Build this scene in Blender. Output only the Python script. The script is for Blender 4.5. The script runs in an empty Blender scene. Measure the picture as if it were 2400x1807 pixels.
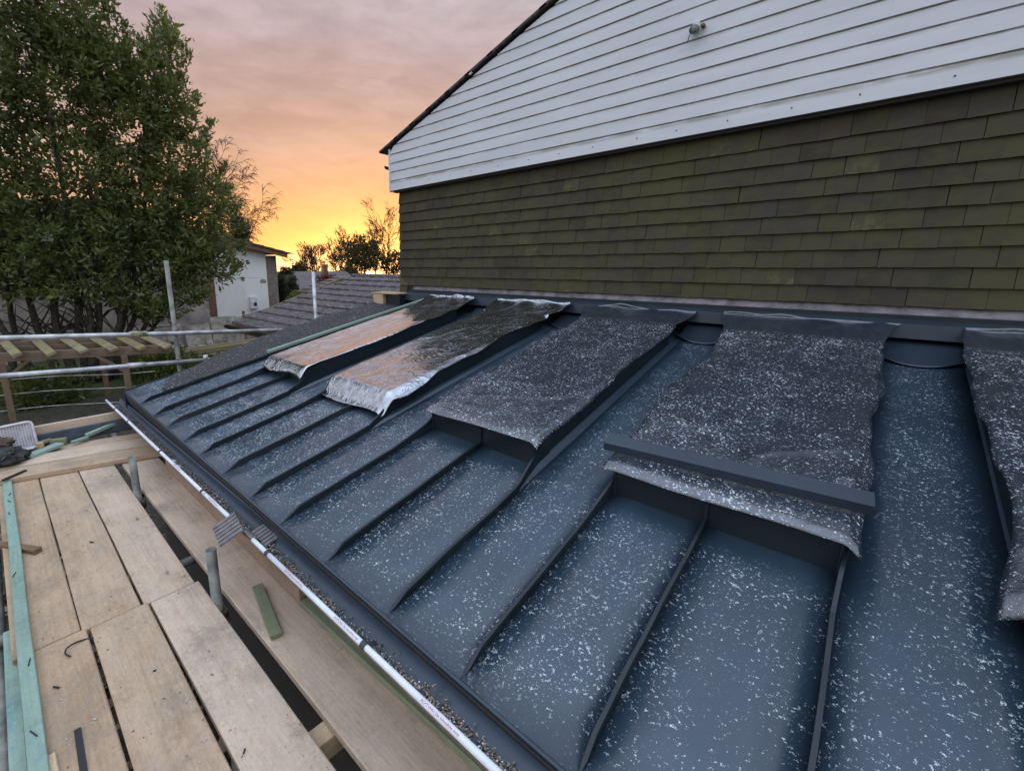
import bpy, bmesh, math, random
import numpy as np
from mathutils import Vector, Matrix, noise, Euler

random.seed(7)
rng = np.random.default_rng(11)
S = bpy.context.scene
C = S.collection
R = math.radians

# ------------------------------------------------------------------ camera
# the camera is the origin of the place: x runs along the tile-hung wall, y into it, z up
cd = bpy.data.cameras.new('camera')
cam = bpy.data.objects.new('camera', cd)
C.objects.link(cam)
S.camera = cam
cd.sensor_fit = 'HORIZONTAL'
cd.sensor_width = 36.0
cd.lens = 36.0 * 1031.0 / 2400.0
cd.shift_x = 170.0 / 2400.0
cd.shift_y = -57.5 / 2400.0
cd.clip_start = 0.05
cd.clip_end = 3000
cam.location = (0, 0, 0)
cam.rotation_euler = (R(90 - 12.008), 0, R(44.437))

# ------------------------------------------------------------------ sky, sun, exposure
SUN_AZ = Vector((-0.803, 0.596, 0.0)).normalized()
SUN_EL = R(1.0)
world = bpy.data.worlds.new('World')
S.world = world
world.use_nodes = True
S.view_settings.view_transform = 'Standard'
S.view_settings.look = 'None'
S.view_settings.exposure = 0.0
S.view_settings.gamma = 1.0
S.view_settings.use_curve_mapping = False
S.cycles.max_bounces = 6
S.cycles.diffuse_bounces = 3
S.cycles.glossy_bounces = 3
S.cycles.transmission_bounces = 2
S.cycles.caustics_reflective = False


class NT:
    """small helper round a node tree"""
    def __init__(self, nt):
        self.t = nt

    def n(self, kind, props=None, **inp):
        nd = self.t.nodes.new(kind)
        for k, v in (props or {}).items():
            setattr(nd, k, v)
        for k, v in inp.items():
            k = k.replace('_', ' ')
            s = nd.inputs[int(k[1:])] if k[0] == 'i' and k[1:].isdigit() else nd.inputs[k]
            self.put(s, v)
        return nd

    def put(self, sock, v):
        if isinstance(v, bpy.types.NodeSocket):
            self.t.links.new(v, sock)
        elif isinstance(v, bpy.types.Node):
            self.t.links.new(v.outputs[0], sock)
        else:
            if sock.type == 'RGBA' and len(v) == 3:
                v = (*v, 1)
            sock.default_value = v

    def math(self, op, a, b=0.0, c=0.0, clamp=False):
        return self.n('ShaderNodeMath', {'operation': op, 'use_clamp': clamp}, i0=a, i1=b, i2=c).outputs[0]

    def rng(self, v, a, b, c=0.0, d=1.0, smooth=True):
        return self.n('ShaderNodeMapRange', {'interpolation_type': 'SMOOTHSTEP' if smooth else 'LINEAR'},
                      i0=v, i1=a, i2=b, i3=c, i4=d).outputs[0]

    def mix(self, f, a, b, blend='MIX'):
        nd = self.n('ShaderNodeMix', {'data_type': 'RGBA', 'blend_type': blend})
        self.put(nd.inputs[0], f); self.put(nd.inputs[6], a); self.put(nd.inputs[7], b)
        return nd.outputs[2]

    def ramp(self, f, stops, interp='LINEAR'):
        nd = self.n('ShaderNodeValToRGB')
        self.put(nd.inputs[0], f)
        cr = nd.color_ramp
        cr.interpolation = interp
        while len(cr.elements) < len(stops):
            cr.elements.new(0.5)
        for e, (p, c) in zip(cr.elements, stops):
            e.position = p
            e.color = (*c, 1) if len(c) == 3 else c
        return nd.outputs[0]

    def noise(self, vec, scale, detail=3.0, rough=0.55, dist=0.0):
        return self.n('ShaderNodeTexNoise', Vector=vec, Scale=scale, Detail=detail, Roughness=rough,
                      Distortion=dist).outputs[0]

    def scale(self, vec, s):
        return self.n('ShaderNodeVectorMath', {'operation': 'MULTIPLY'}, i0=vec, i1=s).outputs[0]

    def add(self, a, b):
        return self.n('ShaderNodeVectorMath', {'operation': 'ADD'}, i0=a, i1=b).outputs[0]

    def pos(self):
        return self.n('ShaderNodeNewGeometry').outputs['Position']

    def objrand(self):
        return self.n('ShaderNodeObjectInfo').outputs['Random']


def build_world():
    t = NT(world.node_tree)
    world.node_tree.nodes.clear()
    d = t.n('ShaderNodeTexCoord').outputs['Generated']
    sep = t.n('ShaderNodeSeparateXYZ', i0=d)
    z = sep.outputs[2]
    el = t.math('MULTIPLY', t.math('ARCSINE', z), 180 / math.pi)
    # cloud structure: streaks stretched along the horizon
    cl = t.noise(t.scale(d, (2.2, 2.2, 9.0)), 1.6, 5, 0.55, 0.6)
    cl2 = t.noise(t.scale(d, (5.0, 5.0, 16.0)), 2.0, 5, 0.6, 0.4)
    el2 = t.math('ADD', el, t.math('MULTIPLY', t.math('SUBTRACT', cl, 0.5), 7.0))
    f = t.math('DIVIDE', t.math('MAXIMUM', el2, 0.0), 90.0, clamp=True)
    hz = t.n('ShaderNodeVectorMath', {'operation': 'NORMALIZE'},
             i0=t.n('ShaderNodeCombineXYZ', i0=sep.outputs[0], i1=sep.outputs[1], i2=0.0).outputs[0]).outputs[0]
    c = t.n('ShaderNodeVectorMath', {'operation': 'DOT_PRODUCT'}, i0=hz, i1=tuple(SUN_AZ)).outputs[1]
    q = lambda *s: [(e / 90.0, col) for e, col in s]
    sunside = t.ramp(f, q((0, (1.75, 1.25, 0.68)), (1.6, (1.30, 0.76, 0.40)), (3.2, (0.93, 0.43, 0.19)),
                          (5.5, (0.75, 0.325, 0.135)), (9, (0.62, 0.295, 0.175)), (15, (0.555, 0.318, 0.25)),
                          (22, (0.515, 0.355, 0.345)), (30, (0.54, 0.475, 0.53)), (60, (1.15, 1.34, 1.72)),
                          (90, (1.60, 1.90, 2.45))))
    offside = t.ramp(f, q((0, (0.86, 0.80, 0.84)), (8, (0.88, 0.87, 0.95)), (22, (0.98, 1.05, 1.22)),
                          (55, (1.36, 1.58, 1.98)), (90, (1.60, 1.90, 2.45))))
    w = t.rng(c, 0.45, 0.97)
    col = t.mix(w, offside, sunside)
    br = t.rng(t.math('ADD', t.math('MULTIPLY', cl, 0.5), t.math('MULTIPLY', cl2, 0.5)), 0.34, 0.66, 0.82, 1.14)
    col = t.mix(1.0, col, t.n('ShaderNodeCombineXYZ', i0=br, i1=br, i2=br).outputs[0], 'MULTIPLY')
    # glow round the sun and the small disc itself on the horizon
    sd = Vector((SUN_AZ.x, SUN_AZ.y, math.tan(R(-0.9)))).normalized()
    dt = t.n('ShaderNodeVectorMath', {'operation': 'DOT_PRODUCT'}, i0=d, i1=tuple(sd)).outputs[1]
    dt = t.math('MAXIMUM', dt, 0.0)
    glow = t.math('ADD', t.math('MULTIPLY', t.math('POWER', dt, 300.0), 0.28),
                  t.math('MULTIPLY', t.math('POWER', dt, 60000.0), 25.0))
    g = t.n('ShaderNodeBackground', Color=(1.0, 0.72, 0.30), Strength=glow)
    bg = t.n('ShaderNodeBackground', Color=col, Strength=0.95)
    sky = t.n('ShaderNodeTexSky', {'sky_type': 'NISHITA', 'sun_disc': False, 'sun_elevation': R(2.0),
                                   'sun_rotation': math.atan2(SUN_AZ.x, SUN_AZ.y), 'altitude': 50.0})
    nb = t.n('ShaderNodeBackground', Color=sky, Strength=0.05)
    a1 = t.n('ShaderNodeAddShader', i0=g, i1=bg)
    a2 = t.n('ShaderNodeAddShader', i0=a1, i1=nb)
    t.n('ShaderNodeOutputWorld', Surface=a2)


build_world()

sl = bpy.data.lights.new('sun', 'SUN')
sl.energy = 0.8
sl.angle = R(1.5)
sl.color = (1.0, 0.55, 0.25)
sun = bpy.data.objects.new('sun', sl)
C.objects.link(sun)
to_sun = Vector((SUN_AZ.x * math.cos(SUN_EL), SUN_AZ.y * math.cos(SUN_EL), math.sin(SUN_EL)))
sun.rotation_euler = to_sun.to_track_quat('Z', 'Y').to_euler()
sun.location = (-20, 15, 8)

# ------------------------------------------------------------------ object helpers


def wloc(o):
    v = Vector((0, 0, 0))
    while o:
        v += o.location
        o = o.parent
    return v


def tag(o, label=None, cat=None, group=None, kind=None):
    if label: o['label'] = label
    if cat: o['category'] = cat
    if group: o['group'] = group
    if kind: o['kind'] = kind
    return o


def thing(name, loc, label, cat, group=None):
    o = bpy.data.objects.new(name, None)
    C.objects.link(o)
    o.location = loc
    o.empty_display_size = 0.1
    return tag(o, label, cat, group)


def put(name, me, loc=(0, 0, 0), parent=None, rot=None):
    o = bpy.data.objects.new(name, me)
    C.objects.link(o)
    o.parent = parent
    o.location = Vector(loc) - (wloc(parent) if parent else Vector((0, 0, 0)))
    if rot is not None:
        o.rotation_euler = rot
    return o


class MB:
    def __init__(self):
        self.v = []
        self.f = []

    def add(self, vs, fs):
        b = len(self.v)
        self.v += [tuple(p) for p in vs]
        self.f += [tuple(b + i for i in q) for q in fs]
        return self

    def box(self, x0, x1, y0, y1, z0, z1, m=None):
        vs = [Vector(p) for p in ((x0, y0, z0), (x1, y0, z0), (x1, y1, z0), (x0, y1, z0),
                                  (x0, y0, z1), (x1, y0, z1), (x1, y1, z1), (x0, y1, z1))]
        if m is not None:
            vs = [m @ p for p in vs]
        return self.add(vs, [(0, 3, 2, 1), (4, 5, 6, 7), (0, 1, 5, 4), (1, 2, 6, 5), (2, 3, 7, 6), (3, 0, 4, 7)])

    def bar(self, p, q, w, h, up=(0, 0, 1)):
        """box of width w and height h from p to q (centre line)"""
        p, q = Vector(p), Vector(q)
        m = frame(p, q, up)
        L = (q - p).length
        return self.box(0, L, -w / 2, w / 2, -h / 2, h / 2, m)

    def tube(self, path, rad, n=8, caps=True):
        path = [Vector(p) for p in path]
        if not hasattr(rad, '__len__'):
            rad = [rad] * len(path)
        b = len(self.v)
        u = None
        for i, p in enumerate(path):
            d = (path[min(i + 1, len(path) - 1)] - path[max(i - 1, 0)])
            if d.length < 1e-9: d = Vector((0, 0, 1))
            d.normalize()
            if u is None:
                u = d.orthogonal().normalized()
            else:
                u = (u - d * u.dot(d))
                u = u.normalized() if u.length > 1e-6 else d.orthogonal().normalized()
            w = d.cross(u)
            for k in range(n):
                a = 2 * math.pi * k / n
                self.v.append(tuple(p + (u * math.cos(a) + w * math.sin(a)) * rad[i]))
        for i in range(len(path) - 1):
            for k in range(n):
                k2 = (k + 1) % n
                self.f.append((b + i * n + k, b + i * n + k2, b + (i + 1) * n + k2, b + (i + 1) * n + k))
        if caps:
            self.f.append(tuple(b + k for k in reversed(range(n))))
            self.f.append(tuple(b + (len(path) - 1) * n + k for k in range(n)))
        return self

    def prism(self, pts, a, b, axis=0):
        """polygon pts in the plane of the two other axes, extruded from a to b along axis"""
        n = len(pts)
        def mk(t, p):
            l = list(p); l.insert(axis, t); return tuple(l)
        vs = [mk(a, p) for p in pts] + [mk(b, p) for p in pts]
        fs = [tuple(range(n))[::-1], tuple(range(n, 2 * n))]
        fs += [(i, (i + 1) % n, n + (i + 1) % n, n + i) for i in range(n)]
        return self.add(vs, fs)

    def grid(self, nu, nv, fn):
        b = len(self.v)
        for j in range(nv + 1):
            for i in range(nu + 1):
                self.v.append(tuple(fn(i / nu, j / nv)))
        for j in range(nv):
            for i in range(nu):
                k = b + j * (nu + 1) + i
                self.f.append((k, k + 1, k + nu + 2, k + nu + 1))
        return self

    def mesh(self, name, mat, smooth=False, base=None, bevel=0.0, segs=1):
        me = bpy.data.meshes.new(name)
        vs = self.v
        if base is not None:
            vs = [(p[0] - base[0], p[1] - base[1], p[2] - base[2]) for p in vs]
        me.from_pydata(vs, [], self.f)
        bm = bmesh.new()
        bm.from_mesh(me)
        bmesh.ops.recalc_face_normals(bm, faces=bm.faces)
        if bevel:
            bmesh.ops.bevel(bm, geom=bm.edges[:], offset=bevel, segments=segs, affect='EDGES', profile=0.5)
        bm.to_mesh(me)
        bm.free()
        if smooth:
            me.shade_smooth()
        me.materials.append(mat)
        return me

    def base(self):
        a = np.array(self.v)
        lo, hi = a.min(0), a.max(0)
        return Vector(((lo[0] + hi[0]) / 2, (lo[1] + hi[1]) / 2, lo[2]))

    def obj(self, name, mat, parent=None, smooth=False, bevel=0.0, segs=1, thick=0.0):
        b = self.base()
        o = put(name, self.mesh(name, mat, smooth, b, bevel, segs), b, parent)
        if thick:
            m = o.modifiers.new('thickness', 'SOLIDIFY')
            m.thickness = thick
            m.offset = 0
        return o


def frame(p, q, up=(0, 0, 1)):
    p, q = Vector(p), Vector(q)
    x = (q - p).normalized()
    z = Vector(up)
    z = (z - x * z.dot(x)).normalized()
    y = z.cross(x)
    return Matrix(((x.x, y.x, z.x, p.x), (x.y, y.y, z.y, p.y), (x.z, y.z, z.z, p.z), (0, 0, 0, 1)))


def beam(name, p, q, w, h, mat, parent=None, up=(0, 0, 1), bevel=0.003, warp=0.0):
    """a length of timber with its own local axes (grain along local x); p and q on the centre line of its underside"""
    p, q = Vector(p), Vector(q)
    m = frame(p, q, up)
    L = (q - p).length
    b = MB()
    n = max(1, int(L / 0.25)) if warp else 1
    sd = random.uniform(0, 99)
    for i in range(n + 1):
        x = -L / 2 + L * i / n
        dy = noise.noise((x * 1.3, sd, 0)) * warp
        dz = noise.noise((x * 1.1, sd, 7)) * warp * 0.6
        b.v += [(x, -w / 2 + dy, dz), (x, w / 2 + dy, dz), (x, w / 2 + dy, h + dz), (x, -w / 2 + dy, h + dz)]
    for i in range(n):
        k = i * 4
        for a, c in ((0, 1), (1, 2), (2, 3), (3, 0)):
            b.f.append((k + a, k + c, k + 4 + c, k + 4 + a))
    b.f += [(3, 2, 1, 0), (n * 4, n * 4 + 1, n * 4 + 2, n * 4 + 3)]
    me = b.mesh(name, mat)
    if bevel:
        bm = bmesh.new(); bm.from_mesh(me)
        ed = [e for e in bm.edges if len(e.link_faces) == 2 and e.calc_face_angle(0) > 0.7]
        bmesh.ops.bevel(bm, geom=ed, offset=bevel, segments=1, affect='EDGES')
        bm.to_mesh(me); bm.free()
    o = put(name, me, (p + q) / 2, parent)
    o.rotation_euler = m.to_euler()
    return o


# ------------------------------------------------------------------ materials
def material(name):
    m = bpy.data.materials.new(name)
    m.use_nodes = True
    t = NT(m.node_tree)
    b = m.node_tree.nodes['Principled BSDF']
    return m, t, b


def plain(name, col, rough=0.6, metal=0.0, var=0.15, scale=12.0, bump=0.0, spec=0.5):
    m, t, b = material(name)
    oc = t.n('ShaderNodeTexCoord').outputs['Object']
    oc = t.add(oc, t.n('ShaderNodeCombineXYZ', i0=t.math('MULTIPLY', t.objrand(), 37.0), i1=0.0, i2=0.0).outputs[0])
    nz = t.noise(oc, scale, 5, 0.6)
    lo = tuple(c * (1 - var * 1.5) for c in col)
    hi = tuple(min(1, c * (1 + var * 1.5)) for c in col)
    t.put(b.inputs['Base Color'], t.mix(t.rng(nz, 0.3, 0.7), lo, hi))
    t.put(b.inputs['Roughness'], t.rng(nz, 0.2, 0.8, max(0.03, rough - 0.12), min(1, rough + 0.12)))
    b.inputs['Metallic'].default_value = metal
    b.inputs['Specular IOR Level'].default_value = spec
    if bump:
        bp = t.n('ShaderNodeBump', Strength=1.0, Distance=bump, Height=t.noise(oc, scale * 4, 4, 0.6))
        t.put(b.inputs['Normal'], bp)
    return m


def frost_mask(t, p, amount=1.0, extra=0.0):
    """scattered crumbs of ice: clumps broken into grains, plus single grains, gathered by a wider pattern"""
    g = t.noise(p, 13.0, 3, 0.6)
    g2 = t.noise(p, 2.3, 2, 0.5)
    wide = t.math('MULTIPLY', t.math('ADD', g, t.math('MULTIPLY', g2, 0.6)), 0.20)
    wide = t.math('ADD', wide, t.math('ADD', extra, 0.07 * (amount - 1)))
    a = t.noise(p, 84.0, 3, 0.64)
    clump = t.rng(t.math('ADD', a, wide), 0.748, 0.805)
    b = t.noise(p, 270.0, 2, 0.6)
    grain = t.rng(b, 0.40, 0.52)
    single = t.rng(t.math('ADD', b, t.math('MULTIPLY', wide, 0.8)), 0.80, 0.83)
    return t.math('MAXIMUM', t.math('MULTIPLY', clump, grain), single)


def metal_mat(name, frost=True, col=(0.023, 0.044, 0.067), ior=1.65):
    m, t, b = material(name)
    p = t.pos()
    big = t.noise(t.scale(p, (1.0, 0.6, 1.0)), 1.7, 4, 0.6)
    fine = t.noise(p, 300.0, 2, 0.5)
    smear = t.noise(t.scale(p, (9.0, 1.5, 9.0)), 2.0, 5, 0.65)
    base = t.mix(t.rng(big, 0.3, 0.7), tuple(c * 0.85 for c in col), tuple(c * 1.18 for c in col))
    base = t.mix(t.rng(smear, 0.55, 0.8, 0.0, 0.35), base, tuple(c * 1.7 for c in col))
    rgh = t.rng(big, 0.3, 0.7, 0.30, 0.42)
    h = t.math('MULTIPLY', big, 0.006)
    h = t.math('ADD', h, t.math('MULTIPLY', fine, 0.0001))
    if frost:
        # nothing settled close under and beside the sheltered skylight upstands
        sp = t.n('ShaderNodeSeparateXYZ', i0=p)
        x = t.math('ADD', sp.outputs[0], 0.325)
        xm = t.math('ABSOLUTE', t.math('WRAP', x, 0.5775, -0.5775))
        dx = t.math('MAXIMUM', t.math('SUBTRACT', xm, 0.375), 0.0)
        dy = t.math('MAXIMUM', t.math('SUBTRACT', 1.80, sp.outputs[1]), 0.0)
        dist = t.math('SQRT', t.math('ADD', t.math('MULTIPLY', dx, dx), t.math('MULTIPLY', dy, dy)))
        dist = t.math('ADD', dist, t.math('MULTIPLY', t.math('SUBTRACT', t.noise(p, 14.0), 0.5), 0.10))
        sh = t.math('MULTIPLY', t.rng(dist, 0.03, 0.16), t.rng(sp.outputs[1], 0.84, 0.93, 0.25, 1.0))
        fm = t.math('MULTIPLY', frost_mask(t, p, 1.0, t.rng(sp.outputs[0], -0.8, -4.2, 0.0, 0.05)), sh)
        base = t.mix(fm, base, (0.58, 0.63, 0.69))
        rgh = t.math('ADD', rgh, t.math('MULTIPLY', fm, 0.3))
        h = t.math('ADD', h, t.math('MULTIPLY', fm, 0.0022))
    t.put(b.inputs['Base Color'], base)
    t.put(b.inputs['Roughness'], rgh)
    b.inputs['IOR'].default_value = ior
    t.put(b.inputs['Normal'], t.n('ShaderNodeBump', Strength=0.8, Distance=1.0, Height=h))
    return m


def sheet_mat(name, frost, rough=0.2, ior=2.0):
    m, t, b = material(name)
    p = t.pos()
    w1 = t.noise(t.scale(p, (5.0, 2.2, 5.0)), 3.0, 4, 0.6, 1.2)
    w2 = t.noise(t.scale(p, (14.0, 4.0, 14.0)), 3.0, 3, 0.6, 1.5)
    h = t.math('ADD', t.math('MULTIPLY', w1, 0.010 if ior > 3 else 0.006), t.math('MULTIPLY', w2, 0.0022 if ior > 3 else 0.0006))
    r1 = t.noise(t.scale(p, (1.0, 0.55, 1.0)), 4.5, 2, 0.5, 1.8)
    r2 = t.noise(t.add(t.scale(p, (0.7, 1.0, 1.0)), (5.0, 2.0, 0.0)), 7.0, 2, 0.5, 2.2)
    pm_ = t.rng(t.noise(p, 2.6, 2, 0.5), 0.42, 0.66, 0.06, 1.0)
    for r_, k_, e_ in ((r1, 0.0055 if ior > 3 else 0.0016, 9.0), (r2, 0.0030 if ior > 3 else 0.0010, 8.0)):
        ridge = t.math('POWER', t.math('SUBTRACT', 1.0, t.math('ABSOLUTE', t.math('MULTIPLY', t.math('SUBTRACT', r_, 0.5), 2.6)), clamp=True), e_)
        h = t.math('ADD', h, t.math('MULTIPLY', t.math('MULTIPLY', ridge, pm_), k_))
    base = t.mix(t.rng(w1, 0.3, 0.7), (0.018, 0.026, 0.037) if ior < 3 else (0.46, 0.47, 0.50) if ior > 3.8 else (0.34, 0.35, 0.38), (0.033, 0.044, 0.060) if ior < 3 else (0.66, 0.67, 0.69) if ior > 3.8 else (0.52, 0.53, 0.55))
    if frost > 0:
        fm = frost_mask(t, t.add(p, (3.1, 1.7, 0.0)), frost)
        patch = t.rng(t.noise(p, 3.0, 3, 0.6), 0.38, 0.52, 0.15 if frost < 0.8 else 0.6, 1.0)
        fm = t.math('MULTIPLY', fm, patch)
        # the crumbs lie on the flatter part, not on the strip that hangs on the wall flashing
        sp = t.n('ShaderNodeSeparateXYZ', i0=p)
        fm = t.math('MULTIPLY', fm, t.rng(sp.outputs[1], 3.70, 3.80, 1.0, 0.0))
        base = t.mix(fm, base, (0.72, 0.76, 0.82))
        t.put(b.inputs['Roughness'], t.math('ADD', t.rng(w2, 0.3, 0.7, rough - 0.06, rough + 0.08), t.math('MULTIPLY', fm, 0.5)))
    else:
        t.put(b.inputs['Roughness'], t.rng(w2, 0.3, 0.7, rough - 0.06, rough + 0.08))
    t.put(b.inputs['Base Color'], base)
    b.inputs['IOR'].default_value = min(ior, 2.2)
    if ior > 3:
        if frost > 0:
            t.put(b.inputs['Metallic'], t.math('SUBTRACT', 1.0, fm, clamp=True))
    t.put(b.inputs['Normal'], t.n('ShaderNodeBump', Strength=0.55, Distance=1.0, Height=h))
    return m


def wood_mat(name, col, dark, stain=(0.30, 0.20, 0.13), stain_amt=0.5, grain=1.0, moss=None):
    m, t, b = material(name)
    oc = t.n('ShaderNodeTexCoord').outputs['Object']
    rnd = t.objrand()
    off = t.n('ShaderNodeCombineXYZ', i0=t.math('MULTIPLY', rnd, 41.0), i1=t.math('MULTIPLY', rnd, 17.0), i2=t.math('MULTIPLY', rnd, 5.0)).outputs[0]
    oc = t.add(oc, off)
    bend = t.noise(t.scale(oc, (1.2, 3.0, 3.0)), 1.5, 3, 0.5)
    wv = t.add(oc, t.n('ShaderNodeCombineXYZ', i0=0.0, i1=t.math('MULTIPLY', bend, 0.05), i2=0.0).outputs[0])
    gr = t.noise(t.scale(wv, (0.9, 30.0, 30.0)), 2.2, 6, 0.72)
    fi = t.noise(t.scale(wv, (5.0, 160.0, 160.0)), 2.0, 3, 0.6)
    blot = t.noise(t.scale(oc, (0.7, 1.0, 1.0)), 6.5, 6, 0.68)
    big = t.noise(t.scale(oc, (1.0, 2.4, 2.0)), 2.2, 5, 0.65)
    dk = tuple(0.85 * a_ + 0.15 * b_ for a_, b_ in zip(dark, col))
    c = t.mix(t.rng(gr, 0.30, 0.72), dk, col)
    c = t.mix(t.math('MULTIPLY', t.rng(fi, 0.45, 0.75), 0.55 * grain), c, dark)
    c = t.mix(t.math('MULTIPLY', t.rng(blot, 0.52, 0.74), min(1, stain_amt * 1.2)), c, stain)
    cross = t.noise(t.scale(oc, (9.0, 1.6, 1.0)), 2.4, 6, 0.75, 0.8)
    c = t.mix(t.rng(cross, 0.54, 0.72, 0.0, 0.45), c, tuple(k * 0.72 for k in dark))
    grey = t.noise(t.scale(oc, (1.0, 1.0, 1.0)), 9.0, 6, 0.75)
    c = t.mix(t.rng(grey, 0.45, 0.7, 0.0, 0.35), c, (sum(dark) / 3 * 0.95,) * 3)
    c = t.mix(t.rng(big, 0.3, 0.7, 0.0, 0.5), c, tuple(min(1, k * 1.18 + 0.03) for k in col))
    dirt = t.noise(oc, 2.7, 6, 0.7)
    c = t.mix(t.rng(dirt, 0.5, 0.75, 0.0, 0.9 * stain_amt), c, tuple(0.5 * a_ + 0.3 * sum(dark) / 3 for a_ in dark))
    spk = t.noise(t.scale(oc, (0.6, 1.0, 1.0)), 85.0, 4, 0.7)
    c = t.mix(t.rng(spk, 0.52, 0.70, 0.0, 0.32), c, tuple(k * 0.7 for k in dark))
    c = t.mix(t.rng(spk, 0.46, 0.34, 0.0, 0.22), c, tuple(min(1, k * 1.25 + 0.03) for k in col))
    # knots
    vk = t.n('ShaderNodeTexVoronoi', Vector=t.scale(oc, (2.2, 7.0, 1.0)), Scale=1.0, Randomness=1.0)
    kn = t.rng(vk.outputs['Distance'], 0.03, 0.085, 1.0, 0.0)
    pick = t.math('GREATER_THAN', t.n('ShaderNodeSeparateColor', i0=vk.outputs['Color']).outputs[0], 0.4)
    c = t.mix(t.math('MULTIPLY', t.math('MULTIPLY', kn, pick), 0.85), c, tuple(k * 0.45 for k in dark))
    # pale scuffs and dark scratches
    sc = t.noise(t.scale(oc, (11.0, 17.0, 9.0)), 3.0, 6, 0.78, 0.6)
    c = t.mix(t.rng(sc, 0.60, 0.70, 0.0, 0.6), c, tuple(min(1, k * 1.35 + 0.05) for k in col))
    c = t.mix(t.rng(sc, 0.36, 0.27, 0.0, 0.55), c, tuple(k * 0.45 for k in dark))
    if moss:
        c = t.mix(t.rng(t.noise(oc, 4.0, 5, 0.65), 0.42, 0.62, 0.0, 0.85), c, moss)
    hv = t.n('ShaderNodeHueSaturation', Color=c, Value=t.rng(rnd, 0.0, 1.0, 0.84, 1.12, False),
             Saturation=t.rng(rnd, 0.0, 1.0, 1.1, 0.85, False))
    t.put(b.inputs['Base Color'], hv)
    t.put(b.inputs['Roughness'], t.rng(gr, 0.3, 0.7, 0.82, 0.68))
    b.inputs['Specular IOR Level'].default_value = 0.25
    h = t.math('ADD', t.math('MULTIPLY', gr, 0.0012), t.math('MULTIPLY', sc, 0.0015))
    t.put(b.inputs['Normal'], t.n('ShaderNodeBump', Strength=0.7, Distance=1.0, Height=h))
    return m


def tile_mat():
    m, t, b = material('clay hanging tile')
    p = t.pos()
    oc = t.n('ShaderNodeTexCoord').outputs['Object']
    rn = t.math('FRACT', t.math('ADD', t.objrand(), t.n('ShaderNodeAttribute', {'attribute_name': 'rnd'}).outputs['Fac']))
    rn2 = t.math('FRACT', t.math('MULTIPLY', rn, 17.31))
    base = t.ramp(rn, [(0.0, (0.048, 0.042, 0.034)), (0.3, (0.058, 0.049, 0.040)), (0.6, (0.066, 0.054, 0.045)), (0.85, (0.070, 0.056, 0.047)), (1.0, (0.064, 0.057, 0.050))])
    big = t.noise(p, 1.3, 4, 0.6)
    med = t.noise(t.scale(p, (6.0, 6.0, 10.0)), 1.6, 5, 0.65)
    mo = t.math('ADD', t.math('MULTIPLY', big, 0.7), t.math('MULTIPLY', med, 0.62))
    mo = t.math('ADD', mo, t.math('MULTIPLY', rn2, 0.06))
    c = t.mix(t.rng(mo, 0.47, 0.86, 0.0, 0.85), base, (0.085, 0.083, 0.033))
    # a few tiles carry pale yellow lichen near the lower edge
    oz = t.n('ShaderNodeSeparateXYZ', i0=oc)
    li = t.math('MULTIPLY', t.rng(rn2, 0.945, 0.965), t.rng(t.noise(p, 22.0, 4, 0.7), 0.42, 0.62))
    li = t.math('MULTIPLY', li, t.rng(oz.outputs[2], 0.02, 0.11, 1.0, 0.35))
    c = t.mix(t.math('MULTIPLY', li, 0.6), c, (0.15, 0.14, 0.07))
    # lime streaks running down beside some joints, in the upper courses
    pz = t.n('ShaderNodeSeparateXYZ', i0=p)
    st = t.noise(t.scale(p, (60.0, 1.0, 5.0)), 1.0, 3, 0.6)
    st = t.math('MULTIPLY', t.rng(st, 0.66, 0.76), t.rng(pz.outputs[2], 0.3, 0.95))
    c = t.mix(t.math('MULTIPLY', st, 0.4), c, (0.20, 0.20, 0.19))
    dots = t.rng(t.noise(p, 75.0, 2, 0.5), 0.80, 0.83)
    c = t.mix(t.math('MULTIPLY', dots, 0.8), c, (0.45, 0.45, 0.42))
    t.put(b.inputs['Base Color'], c)
    b.inputs['Roughness'].default_value = 0.82
    b.inputs['Specular IOR Level'].default_value = 0.2
    h = t.math('ADD', t.math('MULTIPLY', t.noise(p, 55.0, 5, 0.7), 0.0022), t.math('MULTIPLY', t.noise(p, 9.0, 3), 0.006))
    t.put(b.inputs['Normal'], t.n('ShaderNodeBump', Strength=0.8, Distance=1.0, Height=h))
    return m


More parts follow.
